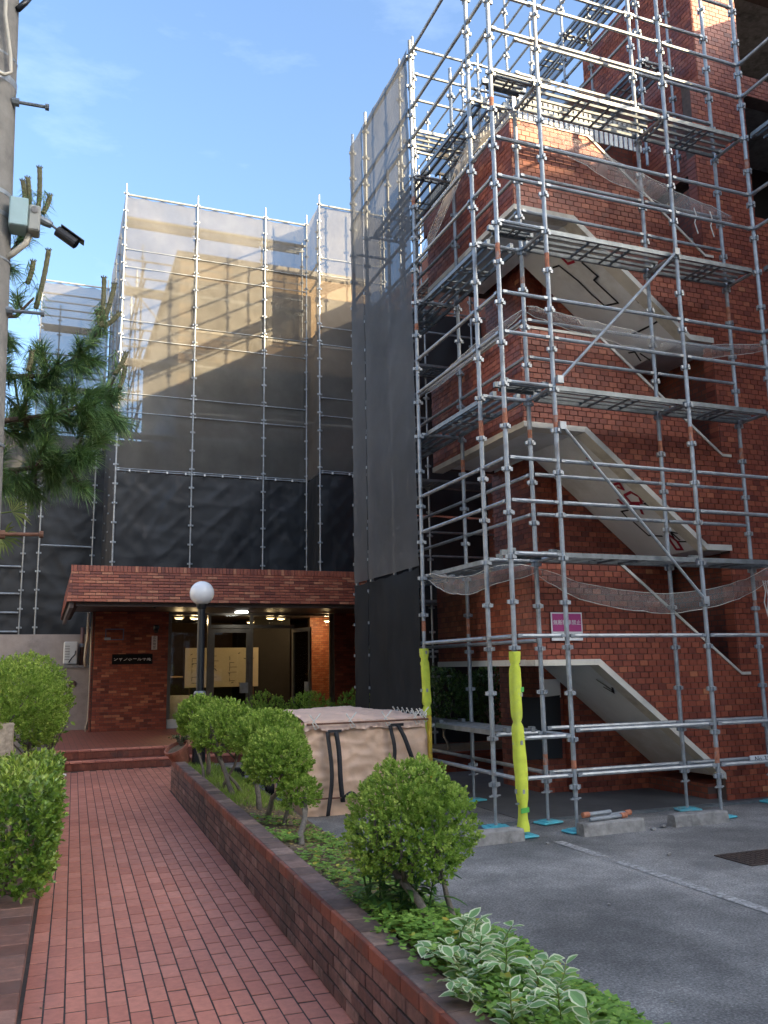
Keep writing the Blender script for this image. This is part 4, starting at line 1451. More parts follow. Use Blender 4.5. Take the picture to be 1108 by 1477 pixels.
for z in DECKS:
    for x in XS[1:]:
        add_ledger(sc, (x, YO, z - 0.03), (x, YI, z - 0.03))
    for y in YSIDE:
        add_ledger(sc, (XO, y, z - 0.03), (XI, y, z - 0.03))
    add_ledger(sc, (XO, YO, z - 0.028), (XI, YO, z - 0.028))
    if z > 9: continue
    if z > 1:
        add_deck(sc, XI + 0.02, YO + 0.03, z, 6.60 - XI - 0.04, 0.46, 'x')
        add_deck(sc, 6.62, YO + 0.03, z, 7.81 - 6.64, 0.46, 'x')
    else:
        for a, b in zip(XS[1:-1], XS[2:]):
            add_ledger(sc, (a, YO, z + 0.02), (b, YO, z + 0.02))
            add_ledger(sc, (a, YI, z + 0.01), (b, YI, z + 0.01))
    add_deck(sc, XI - 0.05, YI + 0.02, z, 9.62 - YI - 0.04, 0.46, 'y')
    add_deck(sc, XI - 0.05, 9.64, z, 11.4 - 9.66, 0.46, 'y')
    if z > 2:
        add_deck(sc, XO + 0.06, YO + 0.04, z + 0.002, XI - XO - 0.12, 0.24, 'x')
for (p0, p1) in (((4.90, 7.405, 4.53), (6.57, 7.405, 6.25)), ((4.90, 7.405, 4.03), (6.58, 7.405, 2.24))):
    b = MB()
    b.tube(p0, p1, 0.0165, n=8)
    for p in (p0, p1):
        b.obox(p, (1, 0, 0), (0, 1, 0), (0, 0, 1), 0.07, 0.04, 0.08)
    b.build('brace', M['galv'], sc)
# the run that turns towards the street at the right edge
for y in (5.9, 4.1):
    add_pole(sc, 7.81, y, 0.33, TOP, jack=True)
    add_pole(sc, 8.38, y, 0.33, TOP, jack=True)
for z in RAILS[2:]:
    add_ledger(sc, (7.81, YO, z), (7.81, 5.9, z))
    add_ledger(sc, (7.81, 5.9, z), (7.81, 4.1, z))
for z in DECKS[3:]:
    add_deck(sc, 8.33, 5.92, z, YO - 5.94, 0.46, 'y')

# scaffold along the side of the block above the stairs
sc2 = thing('upper_scaffold', 'galvanised scaffold on the block wall above the stair tower', 'scaffold', (7.5, 12, 8.2))
ys_ = [8.62, 10.4, 12.15, 13.9, 15.6, 17.3]
for y in ys_:
    add_pole(sc2, 7.28, y, 8.2 if y < 11 else 7.4, 13.6, band=False)
    add_pole(sc2, 7.80, y, 8.2 if y < 11 else 7.4, 13.4, band=False)
for a, b in zip(ys_[:-1], ys_[1:]):
    for z in (8.95, 9.4, 10.3, 10.75, 11.2, 12.1, 12.55, 13.0, 13.45):
        add_ledger(sc2, (7.28, a, z), (7.28, b, z))
    for z in (9.83, 11.6):
        add_deck(sc2, 7.77, a + 0.02, z, b - a - 0.04, 0.46, 'y')
        add_ledger(sc2, (7.28, a, z - 0.03), (7.80, a, z - 0.03))
# scaffold across the back of the stair roof
ys2 = [4.95, 6.1, 7.1]
for x in ys2:
    add_pole(sc2, x, 11.1, 7.2, 11.4, band=False)
    add_pole(sc2, x, 11.65, 7.2, 11.4, band=False)
for a, b in zip(ys2[:-1], ys2[1:]):
    for z in (8.95, 9.4, 10.3, 10.75, 11.2):
        add_ledger(sc2, (a, 11.1, z), (b, 11.1, z))
    add_deck(sc2, a + 0.02, 11.13, 9.83, b - a - 0.04, 0.46, 'x')

# dark balcony railing behind the top landing
rl = thing('balcony_railing', 'dark iron balcony railing behind the top stair landing', 'railing', (6.8, 10.9, 8.0))
b = MB()
b.box(5.2, 10.86, 9.26, 7.9, 10.90, 9.32)
b.box(5.2, 10.86, 8.95, 7.9, 10.90, 8.98)
b.box(5.2, 10.86, 8.35, 7.9, 10.90, 8.38)
b.build('rail', M['dark_iron'], rl)
for k in range(23):
    b = MB(); x = 5.25 + k * 0.118
    b.box(x, 10.87, 8.381, x + 0.02, 10.89, 8.949)
    b.build('bar', M['dark_iron'], rl)
b = MB(); b.box(5.0, 10.80, 7.9, 7.9, 10.96, 8.34)
b.build('base', M['brick_x'], rl)

# ------------------------------------------------------------------ sheets
def sheet(name, label, cat, P, U, W, H, mat, group, amp=0.05, seed=0, nx=34, nz=76, sag_top=0.02, creases=1.0):
    """hanging sheet: P bottom-left corner, U horizontal unit vector; tied at both sides and at the top"""
    P, U = Vector(P), Vector(U).normalized()
    Nn = Vector((U.y, -U.x, 0))
    off = Vector((seed * 7.13, seed * 3.7, seed * 1.9))
    vs, fs = [], []
    for k in range(nz + 1):
        t = k / nz
        for i in range(nx + 1):
            s = i / nx
            x, z = s * W, t * H
            pin = min(1.0, (math.sin(math.pi * s) ** 0.6 + 0.05)) * min(1.0, (1 - t) * 9 + 0.12)
            tie = abs(math.sin(math.pi * z / PITCH_Z))                 # held at each tie along the poles
            d = mnoise.noise(Vector((x * 1.1, z * 0.6, 0)) + off) * 0.9
            # tension folds running from the tied corners, sharp-ridged
            for (fx, fz, fq, am) in ((1.0, 0.75, 2.6, 0.30), (-1.0, 0.8, 2.2, 0.30), (0.15, 1.0, 3.4, 0.22)):
                q = Vector(((x * fx + z * fz) * fq, (x * fz - z * fx) * 0.45, fq)) + off
                d += creases * am * 0.62 * max(0.0, 1 - 4.0 * abs(mnoise.noise(q * 0.8)))
            d += creases * 0.10 * abs(mnoise.noise(Vector((x * 7, z * 6, 5.0)) + off))
            edge = (1 - pin) * tie * 0.25 * (1 if (s < .12 or s > .88) else 0)
            dz = -sag_top * abs(math.sin(math.pi * s * max(1, round(W / 0.45)))) * (1 if k == nz else 0)
            vs.append(P + U * x + Vector((0, 0, z + dz)) + Nn * (amp * (d * pin + edge)))
    for k in range(nz):
        for i in range(nx):
            q = k * (nx + 1) + i
            fs.append((q, q + 1, q + nx + 2, q + nx + 1))
    g = MB(); g.add(vs, fs)
    return tag(g.build(name, mat, None, smooth=True, org=P), label, cat, group)


# on the left side of the stair scaffold
XN = XO - 0.04
GS = 'sheets on the stair scaffold'
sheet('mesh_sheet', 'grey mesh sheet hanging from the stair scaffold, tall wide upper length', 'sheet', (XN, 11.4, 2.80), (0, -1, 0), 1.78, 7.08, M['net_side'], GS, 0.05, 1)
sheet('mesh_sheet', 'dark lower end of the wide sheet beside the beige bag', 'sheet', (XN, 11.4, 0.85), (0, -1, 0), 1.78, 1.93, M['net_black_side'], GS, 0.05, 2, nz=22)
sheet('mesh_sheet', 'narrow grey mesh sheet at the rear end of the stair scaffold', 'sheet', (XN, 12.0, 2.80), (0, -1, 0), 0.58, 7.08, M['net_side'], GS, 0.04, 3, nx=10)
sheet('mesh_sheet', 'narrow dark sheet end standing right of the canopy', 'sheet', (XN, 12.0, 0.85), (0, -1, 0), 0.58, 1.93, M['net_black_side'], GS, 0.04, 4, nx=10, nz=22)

# scaffold and sheets of the rear building
sc3 = thing('rear_scaffold', 'tall sheeted scaffold above the entrance canopy', 'scaffold', (4, 20.3, 3.3))
XB = [1.30, 3.0, 4.70, 5.78]
YA, YA2 = 20.0, 20.55
ZT = 12.86
ZM = 6.08
for x in XB:
    add_pole(sc3, x, YA - 0.045, 3.3, ZT + 0.28, band=False)
    add_pole(sc3, x + 0.05, YA2, 3.3, ZT - 0.2, band=False)
for x in (5.80, 7.5):
    add_pole(sc3, x, 18.9, 3.3, ZT + 0.28, band=False)
    add_pole(sc3, x + 0.12, 19.45, 3.3, ZT - 0.1, band=False)
for y in (21.4, 22.9, 24.5):
    add_pole(sc3, 1.30, y, 3.3, ZT - 0.3, band=False)
    add_pole(sc3, 1.85, y, 3.3, ZT - 0.5, band=False)
zz = 3.9
k = 0
while zz < ZT - 0.2:
    if k % 4 == 3:
        for a, b in zip(XB[:-1], XB[1:]):
            add_deck(sc3, a + 0.05, YA + 0.06, zz, b - a - 0.06, 0.46, 'x')
    elif k % 4 != 2:
        for a, b in zip(XB[:-1], XB[1:]):
            add_ledger(sc3, (a, YA - 0.03 if zz > ZM else YA + 0.05, zz), (b, YA - 0.03 if zz > ZM else YA + 0.05, zz), 0.011)
            add_ledger(sc3, (a + 0.05, YA2, zz + 0.02), (b + 0.05, YA2, zz + 0.02))
        add_ledger(sc3, (5.8, 18.89 if zz > ZM else 19.0, zz), (7.5, 18.89 if zz > ZM else 19.0, zz), 0.011)
        add_ledger(sc3, (5.86, 18.96, zz), (5.86, 19.95, zz))
        for a, b in ((20.55, 21.4), (21.4, 22.9), (22.9, 24.5)):
            add_ledger(sc3, (1.36, a, zz), (1.36, b, zz))
            add_ledger(sc3, (1.85, a, zz + .02), (1.85, b, zz + .02))
    zz += PITCH_Z
    k += 1
for a, b in zip(XB[:-1], XB[1:]):
    add_ledger(sc3, (a, YA - 0.03, ZT), (b, YA - 0.03, ZT), 0.026)
add_ledger(sc3, (5.8, 18.88, ZT), (7.5, 18.88, ZT), 0.026)
for (a, b, y) in ((1.30, 3.0, YA - 0.03), (3.0, 4.70, YA - 0.03), (4.70, 5.78, YA - 0.03), (5.8, 7.5, 18.89)):
    add_ledger(sc3, (a, y, ZM), (b, y, ZM), 0.012)
    for q in range(int((b - a) / 0.42)):
        t_ = MB(); xx_ = a + 0.3 + 0.42 * q
        t_.obox((xx_, y - 0.012, ZM), (1, 0, 0), (0, 1, 0), (0, 0, 1), 0.035, 0.03, 0.05)
        t_.build('clip', M['white'], sc3)
for (p0, p1) in (((1.4, 20.12, 10.7), (2.95, 20.12, 8.9)), ((3.05, 20.12, 8.3), (4.65, 20.12, 6.9))):
    b = MB(); b.tube(p0, p1, 0.0165, n=8); b.build('brace', M['galv'], sc3)
GR = 'sheets on the rear scaffold'
nm = ['left', 'middle', 'right recessed']
for i, (a, b) in enumerate(zip(XB[:-1], XB[1:])):
    sheet('mesh_sheet', 'translucent grey mesh sheet above the canopy, upper %s bay' % nm[i], 'sheet', (a, YA, ZM), (1, 0, 0), b - a, ZT - ZM, M['net_grey'], GR, 0.05, 10 + i, sag_top=0.05)
    sheet('black_sheet', 'creased black sheet just above the canopy, lower %s bay' % nm[i], 'sheet', (a, YA, 3.0), (1, 0, 0), b - a, ZM - 3.02, M['net_black'], GR, 0.065, 20 + i, nz=60, creases=1.3)
sheet('mesh_sheet', 'narrow translucent sheet joining the recessed bay to the front bay, upper part', 'sheet', (5.79, YA, ZM), (0, -1, 0), YA - 18.9, ZT - ZM, M['net_grey'], GR, 0.03, 14, nx=12)
sheet('black_sheet', 'narrow black sheet joining the recessed bay to the front bay, lower part', 'sheet', (5.79, YA, 3.0), (0, -1, 0), YA - 18.9, ZM - 3.02, M['net_black'], GR, 0.05, 24, nx=12, nz=30)
sheet('mesh_sheet', 'translucent grey sheet right of the recessed bay, upper part', 'sheet', (5.80, 18.93, ZM), (1, 0, 0), 1.72, ZT - ZM, M['net_grey'], GR, 0.035, 15)
sheet('black_sheet', 'black sheet right of the recessed bay, lower part', 'sheet', (5.80, 18.93, 3.0), (1, 0, 0), 1.72, ZM - 3.02, M['net_black'], GR, 0.065, 25, nz=60, creases=1.3)
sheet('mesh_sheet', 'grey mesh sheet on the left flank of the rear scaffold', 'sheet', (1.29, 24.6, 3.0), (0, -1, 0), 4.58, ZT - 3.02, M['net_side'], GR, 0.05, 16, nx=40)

# left wing with its own sheets
sc4 = thing('side_scaffold', 'sheeted scaffold left of the entrance behind the pine', 'scaffold', (-0.5, 23, 2.4))
for (x, y, zt_) in ((-0.55, 24.6, 12.7), (1.2, 24.6, 12.7), (-0.60, 22.45, 7.4), (0.98, 22.45, 7.2), (-2.4, 22.45, 7.4), (-0.05, 25.2, 12.0), (-0.25, 22.25, 6.1)):
    add_pole(sc4, x, y, 2.3, zt_, band=False)
zz = 2.75
k = 0
while zz < 12.2:
    if k % 4 in (0, 1):
        add_ledger(sc4, (-0.55, 24.65, zz), (1.2, 24.65, zz))
        add_ledger(sc4, (-0.5, 25.2, zz), (1.25, 25.2, zz))
    if k % 4 == 3:
        add_deck(sc4, -0.5, 24.7, zz, 1.65, 0.46, 'x')
    zz += PITCH_Z; k += 1
for z in (2.55, 3.0, 3.45, 4.1):
    add_ledger(sc4, (-2.4, 22.40, z), (-0.60, 22.40, z))
add_ledger(sc4, (-0.25, 22.25, 4.62), (0.98, 22.38, 4.62))
add_ledger(sc4, (-1.1, 22.25, 5.75), (-0.25, 22.25, 5.75))
b = MB(); b.tube((-0.5, 22.36, 5.9), (1.0, 22.36, 7.1), 0.03, n=8); b.build('brace', M['galv'], sc4)
add_ledger(sc4, (-0.55, 24.55, 12.42), (1.2, 24.55, 12.42), 0.026)
GL = 'sheets on the left scaffold'
sheet('mesh_sheet', 'pale translucent sheet behind the pine, farthest back', 'sheet', (-0.55, 24.6, 7.0), (1, 0, 0), 1.80, 5.42, M['net_grey'], GL, 0.04, 30, sag_top=0.05)
sheet('black_sheet', 'black sheet behind the pine between pole and rear scaffold', 'sheet', (-0.60, 22.5, 2.42), (1, 0, 0), 1.80, 4.7, M['net_black'], GL, 0.065, 31, creases=1.3)
sheet('black_sheet', 'black sheet at the far left edge beside the utility pole', 'sheet', (-2.4, 22.5, 2.42), (1, 0, 0), 1.78, 4.7, M['net_black'], GL, 0.065, 32, creases=1.3)

# ------------------------------------------------------------------ string nets slung between the poles
def sling(label, pts, w, seed):
    """gathered net hanging in a shallow curve through the given points"""
    r = random.Random(seed)
    P = [Vector(p) for p in pts]
    fine = []
    for a, b in zip(P[:-1], P[1:]):
        for k in range(10):
            t = k / 10
            fine.append(a.lerp(b, t))
    fine.append(P[-1])
    # smooth
    for _ in range(6):
        fine = [fine[0]] + [(fine[i - 1] + fine[i] * 2 + fine[i + 1]) / 4 for i in range(1, len(fine) - 1)] + [fine[-1]]
    n = len(fine) - 1
    m = 6
    vs, fs = [], []
    for i, p in enumerate(fine):
        t = i / n
        ww = w * (0.35 + 0.65 * math.sin(math.pi * min(1, max(0, t))) ** 0.5) * (1 + 0.15 * mnoise.noise((i * .4, seed, 0)))
        for j in range(m + 1):
            s = j / m
            vs.append(p + Vector((0.03 * mnoise.noise((i * .5, s * 3, seed)), 0.05 * mnoise.noise((i * .35, s * 4, seed + 9)) - 0.05 * math.sin(math.pi * s), -ww * (s - 0.5))))
    for i in range(n):
        for j in range(m):
            q = i * (m + 1) + j
            fs.append((q, q + m + 1, q + m + 2, q + 1))
    g = MB(); g.add(vs, fs)
    root = thing('string_net', label, 'net', P[0], 'white nets slung along the scaffold')
    g.build('net', M['mini_net'], root, smooth=True)
    g = MB()
    for e in (0, 1):
        g.path([Vector(vs[i * (m + 1) + (m if e else 0)]) for i in range(0, n + 1, 2)], 0.0035, n=5)
    g.build('edge_rope', M['rope'], root)
    return root


sling('white string net sagging low across the front, just above the purple sign', [(4.86, 7.93, 2.55), (5.32, 7.90, 2.36), (5.9, 7.90, 2.27), (6.5, 7.90, 2.23), (7.2, 7.9, 2.32), (7.74, 7.92, 2.47), (8.3, 7.9, 2.78)], 0.22, 1)
sling('white string net sagging low along the left side', [(4.32, 9.6, 2.66), (4.30, 9.0, 2.50), (4.30, 8.42, 2.45), (4.32, 7.9, 2.52), (4.80, 7.93, 2.58)], 0.20, 2)
sling('white string net across the front at the middle level', [(4.86, 7.93, 5.52), (5.4, 7.90, 5.42), (6.0, 7.90, 5.36), (6.6, 7.9, 5.30), (7.2, 7.9, 5.28), (8.3, 7.9, 5.48)], 0.20, 3)
sling('white string net along the left side at the middle level', [(4.36, 9.6, 5.02), (4.36, 8.9, 5.05), (4.36, 8.22, 5.10), (4.80, 7.95, 5.48)], 0.14, 4)
sling('white string net across the front at the top level', [(4.86, 7.93, 7.95), (5.4, 7.90, 7.72), (6.0, 7.90, 7.50), (6.6, 7.9, 7.38), (7.2, 7.9, 7.22), (7.9, 7.9, 7.15)], 0.30, 5)
sling('white string net along the left side at the top level', [(4.36, 9.6, 6.9), (4.36, 8.9, 7.2), (4.36, 8.22, 7.6), (4.80, 7.95, 7.95)], 0.25, 6)
for k, (x, z, lab) in enumerate(((7.85, 2.52, 'loose white rope ends hanging at the right edge'), (7.30, 7.18, 'loose white rope ends hanging from the top net'))):
    root = thing('rope_end', lab, 'rope', (x, 7.86, z), 'loose rope ends')
    for i in range(4 if k == 0 else 2):
        g = MB()
        x0 = x + i * (0.035 if k == 0 else 0.25)
        ln = rng.uniform(.42, .66) if k == 0 else 0.35
        g.path([(x0, 7.86, z), (x0 + 0.02, 7.85, z - ln * .3), (x0 - 0.015, 7.85, z - ln * .6), (x0 + 0.025, 7.85, z - ln)], 0.007, n=5)
        g.build('strand', M['rope'], root)


# ------------------------------------------------------------------ things on and around the scaffold
def foam(label, x, y, z0, z1, seed, wide):
    root = thing('foam_guard', label, 'pole guard', (x, y, z0), 'yellow pole guards')
    n, m = 40, 14
    vs, fs = [], []
    for i in range(n + 1):
        t = i / n
        z = z0 + (z1 - z0) * t
        pinch = 1 - 0.5 * math.exp(-((t - 0.60) / 0.012) ** 2) - 0.35 * math.exp(-((t - 0.93) / 0.012) ** 2) - 0.5 * math.exp(-((t - 0.10) / 0.05) ** 2)
        wob = 0.92 + wide * 0.16 * max(0, math.sin(math.pi * min(1, t / 0.62))) + 0.16 * mnoise.noise((t * 7, seed, 0)) + 0.10 * abs(mnoise.noise((t * 19, seed, 4)))
        rx, ry = 0.064 * max(pinch, 0.66) * wob, 0.062 * max(pinch, .78)
        cx_ = 0.012 * math.sin(t * 5 + seed)
        for k in range(m):
            a = 2 * math.pi * k / m
            q = 1 + 0.16 * mnoise.noise((math.cos(a) * 2.2, math.sin(a) * 2.2, t * 8 + seed))
            ca, sa = math.cos(a), math.sin(a)
            sq = 1 / max(abs(ca), abs(sa)) ** 0.55
            vs.append((x + cx_ + rx * q * sq * 0.86 * ca, y - 0.004 + ry * q * sq * 0.86 * sa, z))
    for i in range(n):
        for k in range(m):
            fs.append((i * m + k, i * m + (k + 1) % m, (i + 1) * m + (k + 1) % m, (i + 1) * m + k))
    g = MB(); g.add(vs, fs)
    g.build('foam', M['yellow'], root, smooth=True)
    for t, mt in ((0.60, 'strap'), (0.93, 'strap')):
        g = MB(); zz_ = z0 + (z1 - z0) * t
        g.lathe([(0.034, -0.006), (0.040, -0.004), (0.040, 0.004), (0.034, 0.006)], (x + 0.01, y, zz_), 10)
        g.build('tie', M[mt], root)
    if wide:
        for t in (0.115, 0.78):
            g = MB(); zz_ = z0 + (z1 - z0) * t
            g.obox((x + 0.01, y - 0.047, zz_), (1, 0, 0.1), (0, 1, 0), (0, 0, 1), 0.085, 0.012, 0.045)
            g.build('tape', M['green_tape'], root)
    return root


foam('bright yellow foam guard on the front corner pole, hanging loose to the ground', XO, YO, 0.06, 1.72, 1, 1)
foam('bright yellow foam guard on the scaffold pole behind the beige bag', XO, 9.62, 0.12, 1.80, 5, 0)

sg = thing('parking_sign', 'purple and white no parking sign on the brick wall', 'sign', (5.38, 8.26, 1.85))
g = MB(); g.box(5.185, 8.262, 1.845, 5.585, 8.272, 2.155); g.build('panel', M['white'], sg)
g = MB(); g.box(5.20, 8.258, 1.945, 5.57, 8.2615, 2.14); g.build('purple_field', M['magenta'], sg)
text_mesh('lettering', '無断駐車禁止', 0.060, M['white'], (5.385, 8.2565, 2.04), (1, 0, 0), (0, 0, 1), sg)
text_mesh('small_print', '契約車以外の駐車お断り', 0.030, M['ink'], (5.385, 8.2605, 1.90), (1, 0, 0), (0, 0, 1), sg)
sg = thing('number_plate', 'small white number plate on the low rail at right edge', 'sign', (7.65, 7.94, 0.45))
g = MB(); g.box(7.49, 7.925, 0.455, 7.83, 7.935, 0.535); g.build('panel', M['white'], sg)
text_mesh('lettering', 'No. 31', 0.075, M['ink'], (7.66, 7.9235, 0.495), (1, 0, 0), (0, 0, 1), sg)
nb = thing('paper_notice', 'sheet of paper pinned on the dark wall beside the corner pole', 'notice', (5.9, 9.74, 1.2))
g = MB(); g.box(5.93, 9.740, 1.17, 6.20, 9.746, 1.40); g.build('paper', M['white'], nb)

sheet('black_sheet', 'black sheet hanging low under the stair landing', 'sheet', (5.55, 9.72, 0.42), (1, 0, 0), 0.62, 0.78, M['net_black'], 'sheets under the stairs', 0.03, 51, nx=10, nz=10)
sheet('black_sheet', 'wide black sheet seen through the stair landings, low part', 'sheet', (5.42, 14.8, 0.2), (1, 0, 0), 2.9, 4.2, M['net_black'], 'sheets behind the stairs', 0.06, 52)
sheet('black_sheet', 'wide black sheet seen through the stair landings, high part', 'sheet', (5.42, 14.8, 4.42), (1, 0, 0), 2.9, 4.1, M['net_black'], 'sheets behind the stairs', 0.06, 53)
sc5 = thing('courtyard_scaffold', 'scaffold frame in front of the black sheet behind the stairs', 'scaffold', (6.5, 14.5, 0))
for x in (5.45, 6.6, 8.0):
    add_pole(sc5, x, 14.55, 0.0, 8.6, band=False)
for z in (1.4, 1.85, 2.7, 3.6, 4.05, 4.9, 5.8, 6.25, 7.1, 8.0, 8.45):
    for a, b in ((5.45, 6.6), (6.6, 8.0)):
        add_ledger(sc5, (a, 14.55, z), (b, 14.55, z))
for z in (2.75, 4.95, 7.15):
    add_deck(sc5, 5.5, 14.05, z, 2.4, 0.46, 'x')

# ------------------------------------------------------------------ parking lot furniture
GWS = 'concrete wheel stops'
for k, (x, y, L, a, lab) in enumerate(((3.88, 7.36, 0.62, 0.05, 'concrete wheel stop behind the round shrub, leftmost'), (5.13, 7.30, 0.70, 0.02, 'concrete wheel stop with loose pipes lying on it'), (6.17, 7.30, 0.66, 0.0, 'concrete wheel stop at the right with a bare top'))):
    b = MB()
    pr = [(-0.075, 0), (0.075, 0), (0.062, 0.10), (0.045, 0.118), (-0.045, 0.118), (-0.062, 0.10)]
    n = 8
    vs = []
    for i in range(n + 1):
        t = i / n
        for (py, pz) in pr:
            w = 0.92 if i in (0, n) else 1
            vs.append((-L / 2 + L * t + 0.008 * mnoise.noise((py * 40, pz * 40, i)), py * w + 0.006 * mnoise.noise((i * 1.3, pz * 30, k)), pz * w + 0.006 * mnoise.noise((i * 1.7, py * 30, k + 5)) * (pz > 0)))
    m = len(pr)
    fs = [tuple(range(m - 1, -1, -1)), tuple(range(n * m, n * m + m))]
    for i in range(n):
        for j in range(m):
            fs.append((i * m + j, i * m + (j + 1) % m, (i + 1) * m + (j + 1) % m, (i + 1) * m + j))
    b.add(vs, fs)
    o = put(b.mesh('wheel_stop', M['concrete']), 'wheel_stop', None, (x, y, 0.0), (0, 0, a))
    tag(fix_normals(o), lab, 'wheel stop', GWS)
GP = 'loose scaffold pipes'
for k, (p0, p1, lab) in enumerate((((4.87, 7.27, 0.14), (5.30, 7.33, 0.14), 'loose galvanised pipe on wheel stop, front one'), ((4.95, 7.34, 0.14), (5.38, 7.37, 0.155), 'loose galvanised pipe on wheel stop, rear one'), ((4.86, 7.31, 0.18), (5.16, 7.34, 0.185), 'short loose pipe lying on top of the other two'))):
    root = thing('loose_pipe', lab, 'pipe', p0, GP)
    b = MB(); b.tube(p0, p1, 0.020, n=10); b.build('tube', M['galv'], root, smooth=False)
    b = MB(); d = (Vector(p1) - Vector(p0)).normalized(); e = Vector(p1) if k != 2 else Vector(p0)
    b.tube(e - d * 0.035, e + d * 0.035, 0.027, n=10); b.build('coupler', M['rust'], root)
for k, (x, y, s) in enumerate(((5.72, 7.28, 0.035), (5.55, 7.22, 0.03), (4.3, 7.1, 0.02), (5.0, 6.3, 0.016), (3.6, 5.2, 0.014), (4.95, 6.25, 0.018))):
    b = MB()
    bm = bmesh.new(); bmesh.ops.create_icosphere(bm, subdivisions=1, radius=s)
    b.add([(v.co.x * rng.uniform(.8, 1.3), v.co.y * rng.uniform(.7, 1.2), v.co.z * 0.6 + s * 0.5) for v in bm.verts], [tuple(v.index for v in f.verts) for f in bm.faces]); bm.free()
    tag(put(b.mesh('stone_chip', M['concrete']), 'stone_chip', None, (x, y, 0)), ['pale stone chip left of the right wheel stop', 'flat stone chip at the end of the middle wheel stop', 'small chip near the painted line', 'tiny chip on the asphalt left of the line', 'tiny chip on the open asphalt nearest the camera', 'tiny chip beside the painted line gap'][k], 'stone', 'stone chips on the asphalt')
# worn paint line
m_, nt, N, L, b_ = new_mat('worn_line_paint')
f1 = noise_tex(nt, 22, 7, 0.8, geo_pos(nt))
L.new(ramp(nt, [(0.42, (0.17, 0.163, 0.155)), (0.60, (0.46, 0.45, 0.43))], f1), b_.inputs['Base Color'])
b_.inputs['Roughness'].default_value = 0.85
b = MB()
for (y0, y1) in ((7.15, 6.45), (6.25, 2.0)):
    b.add([(4.39, y1, 0.004), (4.49, y1, 0.004), (4.49, y0, 0.004), (4.39, y0, 0.004)], [(0, 1, 2, 3)])
tag(b.build('parking_line', m_), 'worn white parking bay line on the asphalt', 'road marking', kind='structure')
mh = thing('manhole_cover', 'dark rectangular iron drain cover in the asphalt at right', 'drain cover', (5.55, 5.88, 0))
b = MB(); b.cbox(5.27, 5.66, 0.001, 5.85, 6.08, 0.010, 0.003); b.build('plate', M['manhole'], mh)
b = MB()
for i in range(10):
    for j in range(7):
        b.box(5.30 + i * 0.054, 5.69 + j * 0.053, 0.0102, 5.33 + i * 0.054, 5.72 + j * 0.053, 0.013)
b.build('tread_pattern', M['manhole'], mh)
gr = thing('gate_rail', 'steel gate rail across the floor in front of the stairs', 'rail', (6.4, 8.08, 0))
b = MB()
b.box(2.9, 8.04, 0.001, 8.6, 8.07, 0.022)
b.box(2.9, 8.10, 0.001, 8.6, 8.13, 0.022)
b.box(2.9, 8.0701, 0.001, 8.6, 8.0999, 0.008)
b.build('track', M['galv_dark'], gr)

# ------------------------------------------------------------------ big beige container bag
bag = thing('container_bag', 'large beige container bag with black lifting straps on asphalt', 'bag', (3.4, 10, 0))


def bag_pt(u, v, w):
    """u, v, w in 0..1 -> world"""
    x, y, z = 2.68 + 1.43 * u, 9.42 + 1.15 * v, 1.0 * w
    e = 0.05 * math.sin(math.pi * w)
    x += e * (2 * u - 1) * 0.6
    y += e * (2 * v - 1) * 0.8
    q = Vector((x * 2.2, y * 2.2, z * 2.2))
    x += 0.028 * mnoise.noise(q + Vector((9, 0, 0))) + 0.010 * abs(mnoise.noise(q * 3.1))
    y += 0.034 * mnoise.noise(q + Vector((0, 9, 0))) + 0.030 * abs(mnoise.noise(Vector((x * 4 + z * 3, z * 7 - x * 2, 2)))) + 0.020 * abs(mnoise.noise(q * 4 + Vector((3, 1, 7))))
    z += 0.015 * mnoise.noise(q + Vector((0, 0, 9))) if w > 0 else 0
    return (x, y - 0.06 * u, max(0.004, z))


g = MB()
def grid(fn, n, m):
    vs = [fn(i / n, j / m) for j in range(m + 1) for i in range(n + 1)]
    fs = [(j * (n + 1) + i, j * (n + 1) + i + 1, (j + 1) * (n + 1) + i + 1, (j + 1) * (n + 1) + i) for j in range(m) for i in range(n)]
    g.add(vs, fs)
grid(lambda s, t: bag_pt(s, 0, t), 80, 56)
grid(lambda s, t: bag_pt(1, s, t), 30, 30)
grid(lambda s, t: bag_pt(0, 1 - s, t), 30, 30)
grid(lambda s, t: bag_pt(1 - s, 1, t), 44, 30)
g.build('body', M['bag'], bag, smooth=True)
g = MB()
def cover(s, t):
    x, y, z = bag_pt(s, t, 1.0)
    hump = 0.09 * min(1, t * 1.6) ** 0.7 * (1 - 0.55 * max(0, (s - 0.62) / 0.38)) * (0.75 + 0.25 * math.sin(math.pi * s))
    r = 0.040 * abs(mnoise.noise((s * 6 + t * 3, t * 4, 1))) + 0.018 * abs(mnoise.noise((s * 14 - t * 6, t * 7, 4)))
    return (x, y - 0.02 * (1 - t), 1.005 + hump + r)
grid(cover, 110, 44)
def skirt(s, t):
    x, y, z = cover(s, 0)
    d = 0.10 + 0.05 * mnoise.noise((s * 6, 3, 3))
    return (x, y - 0.015 - 0.030 * t * (0.4 + 1.6 * abs(mnoise.noise((s * 24, t * 2, 8)))), z - d * t)
grid(skirt, 120, 7)
g.build('cover', M['bag_cover'], bag, smooth=True)
